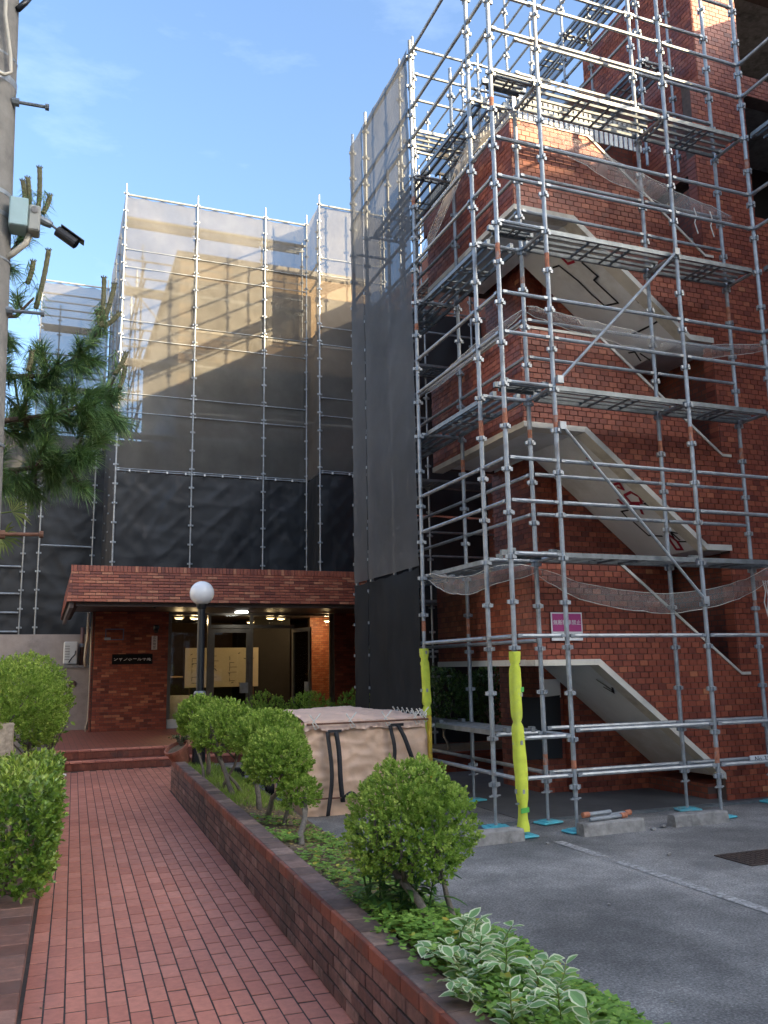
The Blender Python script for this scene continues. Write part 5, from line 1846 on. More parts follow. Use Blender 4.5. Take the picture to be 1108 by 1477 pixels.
def strap(x, z0, drop, spread, name='strap', loop=True):
    b = MB()
    yb_ = 9.42 - 0.10
    for sgn, dx in ((-1, 0), (1, spread)):
        pts = []
        for k in range(15):
            t = k / 14
            xx = x + dx * math.sin(t * 1.7) * (0.5 + 0.5 * t) + 0.03 * sgn
            pts.append((xx + 0.02 * math.sin(5 * t + sgn), yb_ - 0.035 * math.sin(math.pi * t) - (0.012 if sgn > 0 else 0), z0 - drop * t * (1.0 if sgn < 0 else 0.85)))
        b.ribbon(pts, Vector((1, -0.35 * sgn, 0)).normalized(), 0.052)
    o = b.build(name, M['strap'], bag, smooth=True)
    md = o.modifiers.new('thick', 'SOLIDIFY'); md.thickness = 0.004
    return o
strap(2.98, 0.90, 0.88, 0.10)
strap(3.72, 0.94, 0.55, 0.22)
b = MB()
pts = [(3.10 + 0.36 * t, 9.29 - 0.02 * math.sin(6 * t), 0.20 + 0.05 * math.sin(7 * t)) for t in [i / 12 for i in range(13)]]
b.ribbon(pts, Vector((0.2, 0, 1)).normalized(), 0.035); o = b.build('strap', M['strap'], bag, smooth=True)
o.modifiers.new('thick', 'SOLIDIFY').thickness = 0.004
for (xx, zz_) in ((3.0, 0.905), (3.74, 0.945)):
    b = MB(); b.obox((xx + 0.02, 9.325, zz_), (1, 0, 0), (0, 1, 0), (0, 0, 1), 0.16, 0.006, 0.03); b.build('strap_patch', M['strap'], bag)
b = MB(); b.tube((2.70, 9.33, 0.985), (4.12, 9.26, 1.0), 0.011, n=8); b.build('top_rod', M['rust_rod'], bag)
b = MB(); b.tube((2.58, 9.34, 0.20), (3.55, 9.28, 0.20), 0.009, n=8); b.build('lower_rod', M['rust_rod'], bag)
b = MB(); b.tube((4.14, 9.30, 1.0), (4.20, 10.5, 1.02), 0.011, n=8); b.build('side_rod', M['rust_rod'], bag)
b = MB(); b.box(4.125, 9.27, 0.02, 4.165, 9.31, 1.04); b.build('corner_post', M['yellow_steel'], bag)
for k, (xx, zz_) in enumerate(((2.78, 0.99), (3.20, 0.99), (3.62, 1.0), (3.98, 1.0), (4.08, 1.02))):
    b = MB()
    b.path([(xx - .05, 9.31, zz_ + .10), (xx, 9.30, zz_ + .02), (xx + .05, 9.30, zz_ - .04), (xx + .01, 9.30, zz_ - .06), (xx - .02, 9.31, zz_ + .01), (xx + .07, 9.31, zz_ + .11)], 0.007, n=5)
    b.build('tie_cord', M['rope'], bag)
for k in range(7):
    b = MB(); y = 9.4 + k * 0.15
    b.path([(4.10, y, 1.10), (4.16, y + .02, 1.02), (4.18, y + .05, 1.06)], 0.008, n=5); b.build('tie_cord', M['rope'], bag)

# clear crate and rubbish bag behind the planter
cr = thing('plastic_crate', 'frosted plastic crate on the asphalt behind the shrub trunks', 'crate', (2.80, 10.3, 0))
b = MB()
x0, x1, y0, y1 = 2.66, 3.05, 10.15, 10.5
b.box(x0, y0, 0.002, x1, y1, 0.02)
for (a0, a1, b0, b1) in ((x0, x1, y0, y0 + .012), (x0, x1, y1 - .012, y1), (x0, x0 + .012, y0 + .0121, y1 - .0121), (x1 - .012, x1, y0 + .0121, y1 - .0121)):
    b.box(a0, b0, 0.021, a1, b1, 0.26)
b.build('tub', M['plastic_clear'], cr)
b = MB(); b.cbox(x0 - .012, y0 - .012, 0.261, x1 + .012, y0 + .02, 0.285, 0.006); b.cbox(x0 - .012, y1 - .02, 0.261, x1 + .012, y1 + .012, 0.285, 0.006); b.build('rim', M['plastic_clear'], cr)
def blob(name, label, cat, c, r, mat, seed, sq=0.8):
    bm = bmesh.new(); bmesh.ops.create_icosphere(bm, subdivisions=3, radius=1.0)
    b = MB()
    vs = []
    for v in bm.verts:
        k = 1 + 0.18 * mnoise.noise(v.co * 1.8 + Vector((seed, 0, 0))) + 0.16 * abs(mnoise.noise(v.co * 5 + Vector((0, seed, 0))))
        vs.append((v.co.x * r * k, v.co.y * r * k, max(0.0, v.co.z * k * sq + 0.85 * sq) * r))
    b.add(vs, [tuple(v.index for v in f.verts) for f in bm.faces]); bm.free()
    return tag(put(b.mesh(name, mat, True), name, None, c), label, cat)
blob('rubbish_bag', 'dark crumpled rubbish bag beside the plastic crate', 'bag', (2.86, 10.85, 0.002), 0.26, simple('dark_polythene', (0.03, 0.03, 0.035), 0.25), 3)

# ------------------------------------------------------------------ lamp post
lp = thing('globe_lamp', 'black lamp post with a white globe at the planter end', 'street lamp', (1.98, 12.0, 0.3))
b = MB()
b.lathe([(0.088, 0.0), (0.088, 0.95), (0.070, 0.99), (0.062, 1.0)], (1.98, 12.0, 0.22), 20); b.build('base_sleeve', M['black_metal'], lp, smooth=False)
b = MB(); b.lathe([(0.075, 0.0), (0.085, 0.015), (0.085, 0.06), (0.070, 0.09)], (1.98, 12.0, 1.222), 20); b.build('collar', M['galv_dark'], lp, smooth=False)
b = MB(); b.lathe([(0.052, 0), (0.052, 1.10), (0.062, 1.11), (0.075, 1.16), (0.075, 1.18)], (1.98, 12.0, 1.31), 20); b.build('post', M['black_metal'], lp, smooth=False)
b = MB()
pr = [(0.06, -0.155)] + [(0.166 * math.cos(a), 0.166 * math.sin(a)) for a in [R(-62 + 152 * k / 14) for k in range(15)]]
b.lathe([(max(0.001, r), z) for r, z in pr], (1.98, 12.0, 2.63), 28); b.build('globe', M['globe'], lp, smooth=True)

# stone gate post and pots
b = MB()
vs = []
gp = tag(None, None) if False else None
bm = bmesh.new(); bmesh.ops.create_cube(bm, size=1.0); bmesh.ops.subdivide_edges(bm, edges=bm.edges[:], cuts=6, use_grid_fill=True)
b.add([(v.co.x * 0.5 + 0.02 * mnoise.noise(v.co * 9), v.co.y * 0.22 + 0.02 * mnoise.noise(v.co * 9 + Vector((5, 0, 0))), (v.co.z + 0.5) * 1.04 + 0.012 * mnoise.noise(v.co * 8 + Vector((0, 7, 0)))) for v in bm.verts], [tuple(v.index for v in f.verts) for f in bm.faces]); bm.free()
tag(put(b.mesh('stone_post', M['stone']), 'stone_post', None, (-0.50, 9.5, 0.07)), 'rough pale granite post at the left edge above the hedge', 'stone post')


def pot(name, label, c, r, h, mat, tilt=(0, 0, 0)):
    root = thing(name, label, 'flower pot', c, 'flower pots')
    b = MB()
    b.lathe([(r * 0.68, 0), (r * 0.95, h * 0.82), (r * 1.06, h * 0.84), (r * 1.06, h), (r * 0.93, h), (r * 0.90, h * 0.85)], c, 20)
    b.build('pot', mat, root, smooth=False)
    b = MB(); b.lathe([(r * 0.9, h * 0.84), (r * 0.5, h * 0.88), (0.001, h * 0.9)], c, 16); b.build('soil', M['soil'], root)
    root.rotation_euler = tilt
    return root


# ------------------------------------------------------------------ foliage
def leaf_np(C, D, Nn, ln, wd, fold=0.18):
    """C base points, D leaf directions, Nn leaf normals -> verts (4 per leaf), tris (2 per leaf)"""
    D = D / np.linalg.norm(D, axis=1, keepdims=True)
    S = np.cross(D, Nn)
    S /= (np.linalg.norm(S, axis=1, keepdims=True) + 1e-9)
    Nn = np.cross(S, D)
    ln, wd = ln[:, None], wd[:, None]
    mid = C + D * ln * 0.5 + Nn * wd * fold
    V = np.stack([C, mid - S * wd * 0.5, C + D * ln, mid + S * wd * 0.5], 1).reshape(-1, 3)
    n = len(C)
    b = np.arange(n)[:, None] * 4
    T = np.concatenate([b + np.array([[0, 2, 1]]), b + np.array([[0, 3, 2]])], 1).reshape(-1, 3)
    return V, T


def unit(n):
    v = nrng.normal(size=(n, 3))
    return v / np.linalg.norm(v, axis=1, keepdims=True)


def lumps(dirs, seed, k=14, amp=0.10):
    r = np.random.default_rng(seed)
    c = r.normal(size=(k, 3)); c /= np.linalg.norm(c, axis=1, keepdims=True)
    a = r.uniform(-1, 1, k)
    w = np.exp((dirs @ c.T - 1) / 0.08)
    return 1 + amp * (w * a).sum(1)


def crown_mesh(name, c, rad, n_sprig, per, leaf, mat, seed, flat=0.0, lo=-0.75, amp=0.10, tone_mu=0.5, inner=0.35):
    c, rad = np.array(c, float), np.array(rad, float)
    d = unit(int(n_sprig * 1.9))
    d = d[d[:, 2] > lo][:n_sprig]
    n = len(d)
    depth = 1 - np.abs(nrng.normal(0, 0.07, n)) + nrng.uniform(-.0, .035, n)
    deep = nrng.random(n) < inner
    depth[deep] *= nrng.uniform(0.45, 0.92, deep.sum())
    L_ = lumps(d, seed, amp=amp)
    cl = np.array([mnoise.noise((p[0] * 5.5 + seed, p[1] * 5.5, p[2] * 5.5)) for p in d])
    cl2 = np.array([mnoise.noise((p[0] * 2.3 + seed * 3, p[1] * 2.3, p[2] * 2.3)) for p in d])
    L_ = L_ * (1 + 0.15 * cl + 0.10 * cl2)
    P = c + d * rad * (depth * L_)[:, None]
    ax = d * 0.8 + np.array([0, 0, 0.55]) + unit(n) * 0.35
    ax /= np.linalg.norm(ax, axis=1, keepdims=True)
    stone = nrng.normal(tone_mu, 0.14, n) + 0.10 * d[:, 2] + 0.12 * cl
    # leaves round each sprig
    C = np.repeat(P, per, 0)
    A = np.repeat(ax, per, 0)
    m = len(C)
    rnd = unit(m)
    side = rnd - A * (rnd * A).sum(1, keepdims=True)
    side /= np.linalg.norm(side, axis=1, keepdims=True) + 1e-9
    up = np.tile(np.linspace(0, 1, per), n)[:, None]
    C = C + A * (up * leaf * 1.6) + side * leaf * 0.12
    D = side * (1.0 - 0.55 * up) + A * (0.35 + 0.8 * up)
    Nn = A + unit(m) * 0.25
    ln = leaf * nrng.uniform(0.7, 1.25, m)
    V, T = leaf_np(C, D, Nn, ln, ln * nrng.uniform(0.6, 0.82, m))
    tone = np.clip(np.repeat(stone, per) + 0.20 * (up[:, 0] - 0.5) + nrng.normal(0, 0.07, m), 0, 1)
    return V, T, np.repeat(tone, 4)


def shrub(name, label, group, c, rad, base, leaf=0.024, n_sprig=1300, per=9, mat='ball', seed=1, stems=None, cat='shrub', lo=-0.75, amp=0.1, tone_mu=0.5):
    root = thing(name, label, cat, base, group)
    V, T, tn = crown_mesh('crown', c, rad, n_sprig, per, leaf, LEAF[mat], seed, lo=lo, amp=amp, tone_mu=tone_mu)
    V = V - np.array(base)
    o = put(mesh_np('crown', V, T, tn, LEAF[mat]), 'crown', root, base)
    r = random.Random(seed)
    stems = stems or [base]
    for k, s in enumerate(stems):
        b = MB()
        s = Vector(s); cc = Vector(c)
        dx = Vector((r.uniform(-.6, .6) * rad[0], r.uniform(-.4, .4) * rad[1], -rad[2] * 0.55))
        e = cc + dx
        r0 = 0.024 if k == 0 else 0.016
        mid = s.lerp(e, 0.5) + Vector((r.uniform(-.06, .06), r.uniform(-.04, .04), 0))
        b.path([s - Vector((0, 0, 0.03)), s.lerp(mid, 0.5) + Vector((r.uniform(-.02, .02), 0, 0)), mid, mid.lerp(e, .6) + Vector((r.uniform(-.03, .03), 0, 0)), e], [r0 * 1.25, r0, r0 * .9, r0 * .75, r0 * .6], n=8)
        for q in range(5):
            st = mid.lerp(e, r.uniform(0.2, 1.0))
            tgt = cc + Vector((r.uniform(-.75, .75) * rad[0], r.uniform(-.75, .75) * rad[1], r.uniform(-.3, .55) * rad[2]))
            b.path([st, st.lerp(tgt, .5) + Vector((r.uniform(-.03, .03), r.uniform(-.03, .03), -.02)), tgt], [r0 * .55, r0 * .4, r0 * .2], n=6)
        b.build('trunk', M['bark'], root, smooth=True)
    return root


GB = 'round clipped shrubs in the planter'
def sz(x, y): return soil_z(x, y)
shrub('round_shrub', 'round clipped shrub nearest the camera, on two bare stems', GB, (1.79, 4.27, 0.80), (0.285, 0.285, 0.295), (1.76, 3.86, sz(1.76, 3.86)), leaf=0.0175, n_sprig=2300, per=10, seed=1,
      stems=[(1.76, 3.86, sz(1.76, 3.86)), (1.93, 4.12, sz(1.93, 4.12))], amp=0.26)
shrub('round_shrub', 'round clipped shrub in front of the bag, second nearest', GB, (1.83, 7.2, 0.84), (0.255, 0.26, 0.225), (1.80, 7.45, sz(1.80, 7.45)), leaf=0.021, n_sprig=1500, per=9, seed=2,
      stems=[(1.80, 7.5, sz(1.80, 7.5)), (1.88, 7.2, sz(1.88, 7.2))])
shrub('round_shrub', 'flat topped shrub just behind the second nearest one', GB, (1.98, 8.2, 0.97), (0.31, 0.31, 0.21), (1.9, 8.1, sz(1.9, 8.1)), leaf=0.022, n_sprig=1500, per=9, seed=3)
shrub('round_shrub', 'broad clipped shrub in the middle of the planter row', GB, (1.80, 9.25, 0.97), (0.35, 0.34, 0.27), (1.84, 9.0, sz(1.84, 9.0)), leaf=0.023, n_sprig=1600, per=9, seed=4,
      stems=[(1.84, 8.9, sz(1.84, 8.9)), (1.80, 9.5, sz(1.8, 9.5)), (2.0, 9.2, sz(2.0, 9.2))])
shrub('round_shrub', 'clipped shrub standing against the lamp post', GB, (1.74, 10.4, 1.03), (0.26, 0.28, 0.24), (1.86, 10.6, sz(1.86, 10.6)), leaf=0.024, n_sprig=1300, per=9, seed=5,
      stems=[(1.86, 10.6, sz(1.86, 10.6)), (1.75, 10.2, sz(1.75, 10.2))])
# the small leafy tuft low on the trunk of the second shrub
shrub('leafy_tuft', 'small leafy tuft low on the stem below the second shrub', 'low tufts', (1.97, 7.0, 0.60), (0.15, 0.15, 0.12), (1.80, 6.35, sz(1.8, 6.35)), leaf=0.021, n_sprig=380, per=9, seed=6, stems=[(1.80, 6.35, sz(1.8, 6.35))])
GD = 'low domed shrubs before the entrance'
for k, (x, lab) in enumerate(((3.44, 'low domed shrub before the glass door, left of three'), (4.25, 'low domed shrub before the glass door, middle of three'), (5.12, 'low domed shrub beside the black sheet, right of three'))):
    shrub('domed_shrub', lab, GD, (x, 14.5, 0.72), (0.41, 0.40, 0.43), (x, 14.5, 0.0), leaf=0.03, n_sprig=900, per=8, mat='ball', seed=20 + k, lo=-0.9, amp=0.05, tone_mu=0.25)
GL_ = 'big clipped shrubs left of the path'
shrub('big_shrub', 'big domed shrub behind the stone post, nearer one', GL_, (-0.36, 9.95, 1.22), (0.58, 0.55, 0.44), (-0.35, 9.95, 0.07), leaf=0.024, n_sprig=3200, per=9, seed=31, lo=-0.85, amp=0.06,
      stems=[(-0.35, 9.95, .07), (-0.1, 9.9, .07), (-0.55, 10, .07)], tone_mu=0.55)
shrub('big_shrub', 'big domed shrub near the beige wall, farther one', GL_, (-0.20, 11.6, 1.32), (0.50, 0.55, 0.47), (-0.2, 11.6, 0.07), leaf=0.025, n_sprig=2200, per=9, seed=32, lo=-0.85, amp=0.06, tone_mu=0.5)
GG = 'shrubs in the yard behind the stairs'
for k, (x, y, lab) in enumerate(((6.15, 13.0, 'dark bushy shrub in the yard behind the stairs, left one'), (7.1, 13.3, 'dark bushy shrub in the yard behind the stairs, right one'))):
    shrub('yard_shrub', lab, GG, (x, y, 1.0), (0.55, 0.5, 0.55), (x, y, 0.25), leaf=0.04, n_sprig=700, per=8, mat='dark', seed=40 + k, amp=0.2)
yb2 = thing('yard_planter', 'low brick planter in the yard behind the stairs', 'planter', (6.5, 12.4, 0))
g = MB(); g.box(5.2, 12.3, 0.001, 8.2, 12.45, 0.30); g.build('wall_core', M['mortar'], yb2)
brick_face(yb2, [[(5.2, 0.0), (8.2, 0.0), (8.2, 0.30), (5.2, 0.30)]], (0, 12.3, 0), (1, 0, 0), (0, 0, 1), 0.197, 0.06, 0.007, M['brick'], tone=(0.3, 0.2), seed=61, rest='front_brickwork')
g = MB(); g.box(5.2, 12.451, 0.001, 8.2, 14.0, 0.26); g.build('soil', M['soil'], yb2)

# clipped box hedge left of the path
hd = thing('box_hedge', 'square clipped hedge with glossy leaves left of the path', 'hedge', (-0.6, 7.6, 0.07))
x0, x1, y0, y1, z0, z1 = -1.5, 0.055, 6.30, 9.1, 0.17, 0.80
def hedge_pts(n):
    r = nrng.random((n, 3))
    f = nrng.random(n)
    P = np.stack([x0 + r[:, 0] * (x1 - x0), y0 + r[:, 1] * (y1 - y0), z0 + r[:, 2] * (z1 - z0)], 1)
    Nn = np.zeros((n, 3))
    a = f < 0.38; P[a, 2] = z1; Nn[a] = (0, 0, 1)
    b = (f >= 0.38) & (f < 0.68); P[b, 0] = x1; Nn[b] = (1, 0, 0)
    c = (f >= 0.68) & (f < 0.95); P[c, 1] = y0; Nn[c] = (0, -1, 0)
    d = f >= 0.95; P[d, 1] = y1; Nn[d] = (0, 1, 0)
    bump_ = np.array([mnoise.noise((p[0] * 3, p[1] * 3, p[2] * 3)) for p in P])
    dep = np.abs(nrng.normal(0, 0.045, n)) - 0.02
    # the hedge leans out over the path a little at its top
    P = P - Nn * (dep - 0.05 * bump_)[:, None]
    P[:, 0] += 0.05 * (P[:, 2] - 0.4) * (P[:, 0] > -0.4) + 0.027 * (P[:, 1] - 6.5) * (P[:, 0] > -0.6)
    return P, Nn
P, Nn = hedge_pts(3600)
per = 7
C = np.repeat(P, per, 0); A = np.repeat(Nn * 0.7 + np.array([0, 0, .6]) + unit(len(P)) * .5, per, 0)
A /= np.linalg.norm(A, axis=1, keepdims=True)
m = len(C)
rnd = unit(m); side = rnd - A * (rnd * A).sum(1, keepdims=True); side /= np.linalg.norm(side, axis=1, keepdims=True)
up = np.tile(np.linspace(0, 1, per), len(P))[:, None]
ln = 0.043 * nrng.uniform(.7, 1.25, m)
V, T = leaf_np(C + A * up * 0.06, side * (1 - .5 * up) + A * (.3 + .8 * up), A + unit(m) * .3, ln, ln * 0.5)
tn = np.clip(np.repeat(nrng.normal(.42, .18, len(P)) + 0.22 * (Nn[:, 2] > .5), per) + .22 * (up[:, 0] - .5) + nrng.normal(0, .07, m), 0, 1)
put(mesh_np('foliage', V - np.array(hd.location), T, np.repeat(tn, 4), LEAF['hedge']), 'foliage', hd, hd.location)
b = MB()
for k in range(26):
    x, y = rng.uniform(x0 + .15, x1 - .12), rng.uniform(y0 + .12, y1 - .12)
    b.path([(x, y, 0.06), (x + rng.uniform(-.05, .05), y + rng.uniform(-.05, .05), 0.35), (x + rng.uniform(-.1, .1), y + rng.uniform(-.1, .1), 0.7)], [0.014, 0.011, 0.006], n=6)
b.build('stems', M['bark'], hd, smooth=True)
P, Nn = hedge_pts(1500)
P = P - Nn * nrng.uniform(.06, .22, len(P))[:, None]
m = len(P); ln = 0.05 * nrng.uniform(.8, 1.3, m)
V, T = leaf_np(P, unit(m), unit(m), ln, ln * .5)
put(mesh_np('inner_foliage', V - np.array(hd.location), T, np.repeat(nrng.uniform(0, .5, m), 4), LEAF['hedge']), 'inner_foliage', hd, hd.location)

# pots by the steps with leafy plants
def leafy(label, base, h, w, n, leaf, mat, seed):
    root = thing('leafy_plant', label, 'plant', base, 'potted plants')
    r = random.Random(seed)
    b = MB(); Cs, Ds = [], []
    for k in range(n):
        a = r.uniform(0, 6.28); q = r.uniform(.2, 1)
        tip = Vector((base[0] + w * q * math.cos(a), base[1] + w * q * math.sin(a), base[2] + h * r.uniform(.55, 1)))
        s = Vector(base)
        md = s.lerp(tip, .5) + Vector((0, 0, .06))
        b.path([s, md, tip], [.006, .005, .003], n=5)
        for t in np.linspace(.25, 1, 11):
            p = s.lerp(md, t * 2) if t < .5 else md.lerp(tip, t * 2 - 1)
            Cs.append(p[:]); Ds.append((r.gauss(0, 1), r.gauss(0, 1), r.gauss(.3, .6)))
    b.build('stem', M['bark'], root)
    C = np.array(Cs); D = np.array(Ds); m = len(C)
    ln = leaf * nrng.uniform(.7, 1.3, m)
    V, T = leaf_np(C, D, unit(m) + np.array([0, 0, 1.2]), ln, ln * .5)
    put(mesh_np('leaf_mass', V - np.array(base), T, np.repeat(np.clip(nrng.normal(.5, .2, m), 0, 1), 4), LEAF[mat]), 'leaf_mass', root, base)
pot('flower_pot', 'tall cream pot left of the steps', (0.16, 14.6, 0.06), 0.13, 0.30, M['pot_cream'])
pot('flower_pot', 'low white bowl pot nearest the steps on the left', (0.22, 13.6, -0.005), 0.15, 0.16, M['white'])
pot('flower_pot', 'small terracotta pot half hidden by the leafy plant left of the steps', (-0.15, 14.3, 0.07), 0.14, 0.34, M['terracotta'])
leafy('bushy green plant growing in the cream pot', (0.16, 14.6, 0.33), 0.75, 0.34, 26, 0.09, 'ball', 3)
leafy('spreading green plant growing in the small terracotta pot', (-0.15, 14.3, 0.38), 0.45, 0.40, 22, 0.08, 'dark', 4)
leafy('dark leafy plant filling the gap under the big shrub', (-0.25, 10.9, 0.07), 0.75, 0.45, 30, 0.07, 'dark', 5)
p_ = pot('flower_pot', 'terracotta pot lying tilted on the planter end', (1.80, 12.16, 0.36), 0.155, 0.26, M['terracotta'], (0.25, -0.45, 0))
leafy('small heather plant spilling from the tilted terracotta pot', (1.76, 12.12, 0.58), 0.18, 0.17, 30, 0.030, 'dark', 6)

# ------------------------------------------------------------------ planter bed
def bed_pts(n, y0, y1, u0=0.02, u1=0.98):
    y = nrng.uniform(y0, y1, n)
    u = nrng.uniform(u0, u1, n)
    a_ = PX(y) + 0.13; b_2 = KX(y) - 0.06
    x = a_ + (b_2 - a_) * u
    z = np.array([soil_z(float(p), float(q)) for p, q in zip(x, y)])
    return np.stack([x, y, z], 1), u
def cover_mesh(name, P, h, leaf, mat, tmu, tsd, per=3, aspect=.85, label=None, cat=None):
    C = np.repeat(P, per, 0); m = len(C)
    a = nrng.uniform(0, 2 * np.pi, m)
    D = np.stack([np.cos(a), np.sin(a), nrng.uniform(-.15, .35, m)], 1)
    hh = np.repeat(h * nrng.uniform(.3, 1.2, len(P)), per)
    C = C + np.stack([np.zeros(m), np.zeros(m), hh], 1)
    ln = leaf * nrng.uniform(.7, 1.3, m)
    V, T = leaf_np(C, D, np.tile([[0, 0, 1.0]], (m, 1)) + unit(m) * .35, ln, ln * aspect, fold=-.1)
    tn = np.clip(np.repeat(nrng.normal(tmu, tsd, len(P)), per) + nrng.normal(0, .05, m), 0, 1)
    o = put(mesh_np(name, V, T, np.repeat(tn, 4), LEAF[mat]), name)
    return tag(o, label, cat, kind='stuff')
P, u = bed_pts(5200, 2.1, 4.9)
keep = nrng.random(len(P)) < np.where(P[:, 1] < 4.2, 1.0, np.clip(1 - (P[:, 1] - 4.2) / .8, 0, 1))
P = P[keep]
# spills over the edge of the cap near the camera
P[:, 0] -= 0.10 * (nrng.random(len(P)) < .16) * (P[:, 1] < 4.0)
P[:, 2] += 0.04 * (P[:, 1] < 4.0)
cover_mesh('ground_cover', P, 0.085, 0.030, 'clover', .45, .22, per=3, label='dense round leaved ground cover at the near end of the planter', cat='ground cover')
P, u = bed_pts(1500, 5.0, 7.4); k = np.array([mnoise.noise((p[0] * 3, p[1] * 2.2, 1)) for p in P]) > -.05
cover_mesh('weeds', P[k], 0.05, 0.030, 'clover', .5, .28, per=3, label='patchy weeds between fallen leaves in the planter', cat='weeds')
P, u = bed_pts(3200, 3.9, 9.5)
cover_mesh('fallen_leaves', P, 0.006, 0.030, 'litter', .45, .25, per=1, aspect=.6, label='dry fallen leaves on the planter soil', cat='fallen leaves')
P, u = bed_pts(5200, 8.2, 12.2, 0.0, .8); n_ = len(P)
a = nrng.uniform(0, 6.283, n_)
D = np.stack([np.cos(a) * .5, np.sin(a) * .5, np.ones(n_)], 1); ln = nrng.uniform(.03, .09, n_)
V, T = leaf_np(P, D, unit(n_), ln, np.full(n_, .006))
tag(put(mesh_np('grass', V, T, np.repeat(np.clip(nrng.normal(.55, .2, n_), 0, 1), 4), LEAF['grass']), 'grass'), 'bright green grass at the far end of the planter', 'grass', kind='stuff')

# scattered bits on the path and along the kerb
n_ = 70
yy = nrng.uniform(3.2, 15, n_); xx = LX(yy) + nrng.random(n_) ** 2.2 * (PX(yy) - LX(yy)) * np.where(nrng.random(n_) < .5, 1, 0) + np.where(nrng.random(n_) < .5, 0.02, (PX(yy) - LX(yy)) - .06) * 0 + 0.01
P = np.stack([xx, yy, np.full(n_, .003)], 1)
n2 = 130
yy = nrng.uniform(2.6, 9.0, n2); P2 = np.stack([KX(yy) + np.abs(nrng.normal(0, .22, n2)) + .01, yy, np.full(n2, .003)], 1)
n3 = 60
P3 = np.stack([nrng.uniform(3.4, 8.2, n3), nrng.normal(7.7, .35, n3), np.full(n3, .008)], 1)
cover_mesh('leaf_litter', np.concatenate([P, P2, P3]), 0.002, 0.019, 'litter', .55, .25, per=1, aspect=.5, label='tiny dry leaves scattered on path edge and asphalt', cat='leaf litter')

# variegated trailing plant
vin = thing('variegated_plant', 'trailing plant with white edged leaves at the near planter end', 'plant', (1.75, 3.3, 0.3))
vm = []
for k in range(5):
    b = MB()
    L1, W1 = 0.074, 0.048
    prof = [(0, 0.0), (0.18, 0.62), (0.45, 1.0), (0.72, 0.72), (1.0, 0.0)]
    cup = 0.003 + 0.0015 * k
    def pt(t, w, s): return (w * W1 / 2 * s, t * L1, cup * (abs(w * s)) ** 1.5 - 0.010 * t * t * (k % 3))
    b.tone = 0.12 * k / 4 + .1
    for s in (-1, 1):
        i0 = len(b.v)
        inn = [pt(t, w, s * 0.66) for t, w in prof]; mid_ = [pt(t, 0, 1) for t, w in prof]
        inn[0] = (0, 0.004, 0); inn[-1] = pt(.90, 0, 1); mid_[-1] = pt(.90, 0, 1)
        b.add(mid_[:-1] + inn[1:], [(0, 1, 4)] + [(i, i + 1, 4 + i, 3 + i) for i in (1, 2)] + [(3, 7, 6)])
    b.tone = 0.72
    for s in (-1, 1):
        inn = [pt(t, w, s * 0.66) for t, w in prof]; out = [pt(t, w, s) for t, w in prof]
        inn[0] = (0, 0.004, 0); inn[-1] = pt(.90, 0, 1)
        b.add(inn + out, [(i, i + 1, 6 + i, 5 + i) for i in range(4)])
    me = b.mesh('leaf', LEAF['vinca'], False)
    vm.append(me)
r8_ = random.Random(5)
b = MB()
nleaf = 0
for st in range(44):
    y = r8_.uniform(2.45, 3.35); x = PX(y) + r8_.uniform(.14, .40)
    if st < 10: x, y = PX(3.5) + r8_.uniform(.25, .48), r8_.uniform(3.2, 3.6)
    p = Vector((x, y, soil_z(x, y) + .03)); d = Vector((r8_.uniform(-1, .35), r8_.uniform(-1.0, .3), r8_.uniform(.6, 1.2))).normalized()
    pts = [p.copy()]
    for s_ in range(6):
        p = p + d * .034; d = (d + Vector((r8_.uniform(-.25, .25), r8_.uniform(-.25, .25), -.17))).normalized(); pts.append(p.copy())
        for sg_ in (-1, 1):
            sd = d.cross(Vector((0, 0, 1))).normalized() * sg_
            ld = (sd + d * .5 + Vector((0, 0, r8_.uniform(-.1, .35)))).normalized()
            nn = (Vector((0, 0, 1)) + Vector((r8_.uniform(-.4, .4), r8_.uniform(-.4, .1), 0))); xx_ = ld.cross(nn).normalized(); nn = xx_.cross(ld)
            o = put(vm[r8_.randrange(5)], 'leaf', vin, p, Matrix((xx_, ld, nn)).transposed().to_euler())
            q = r8_.uniform(.65, 1.15); o.scale = (q, q, q); nleaf += 1
    b.path(pts, .0028, n=5)
b.build('stem', LEAF['palm'], vin)

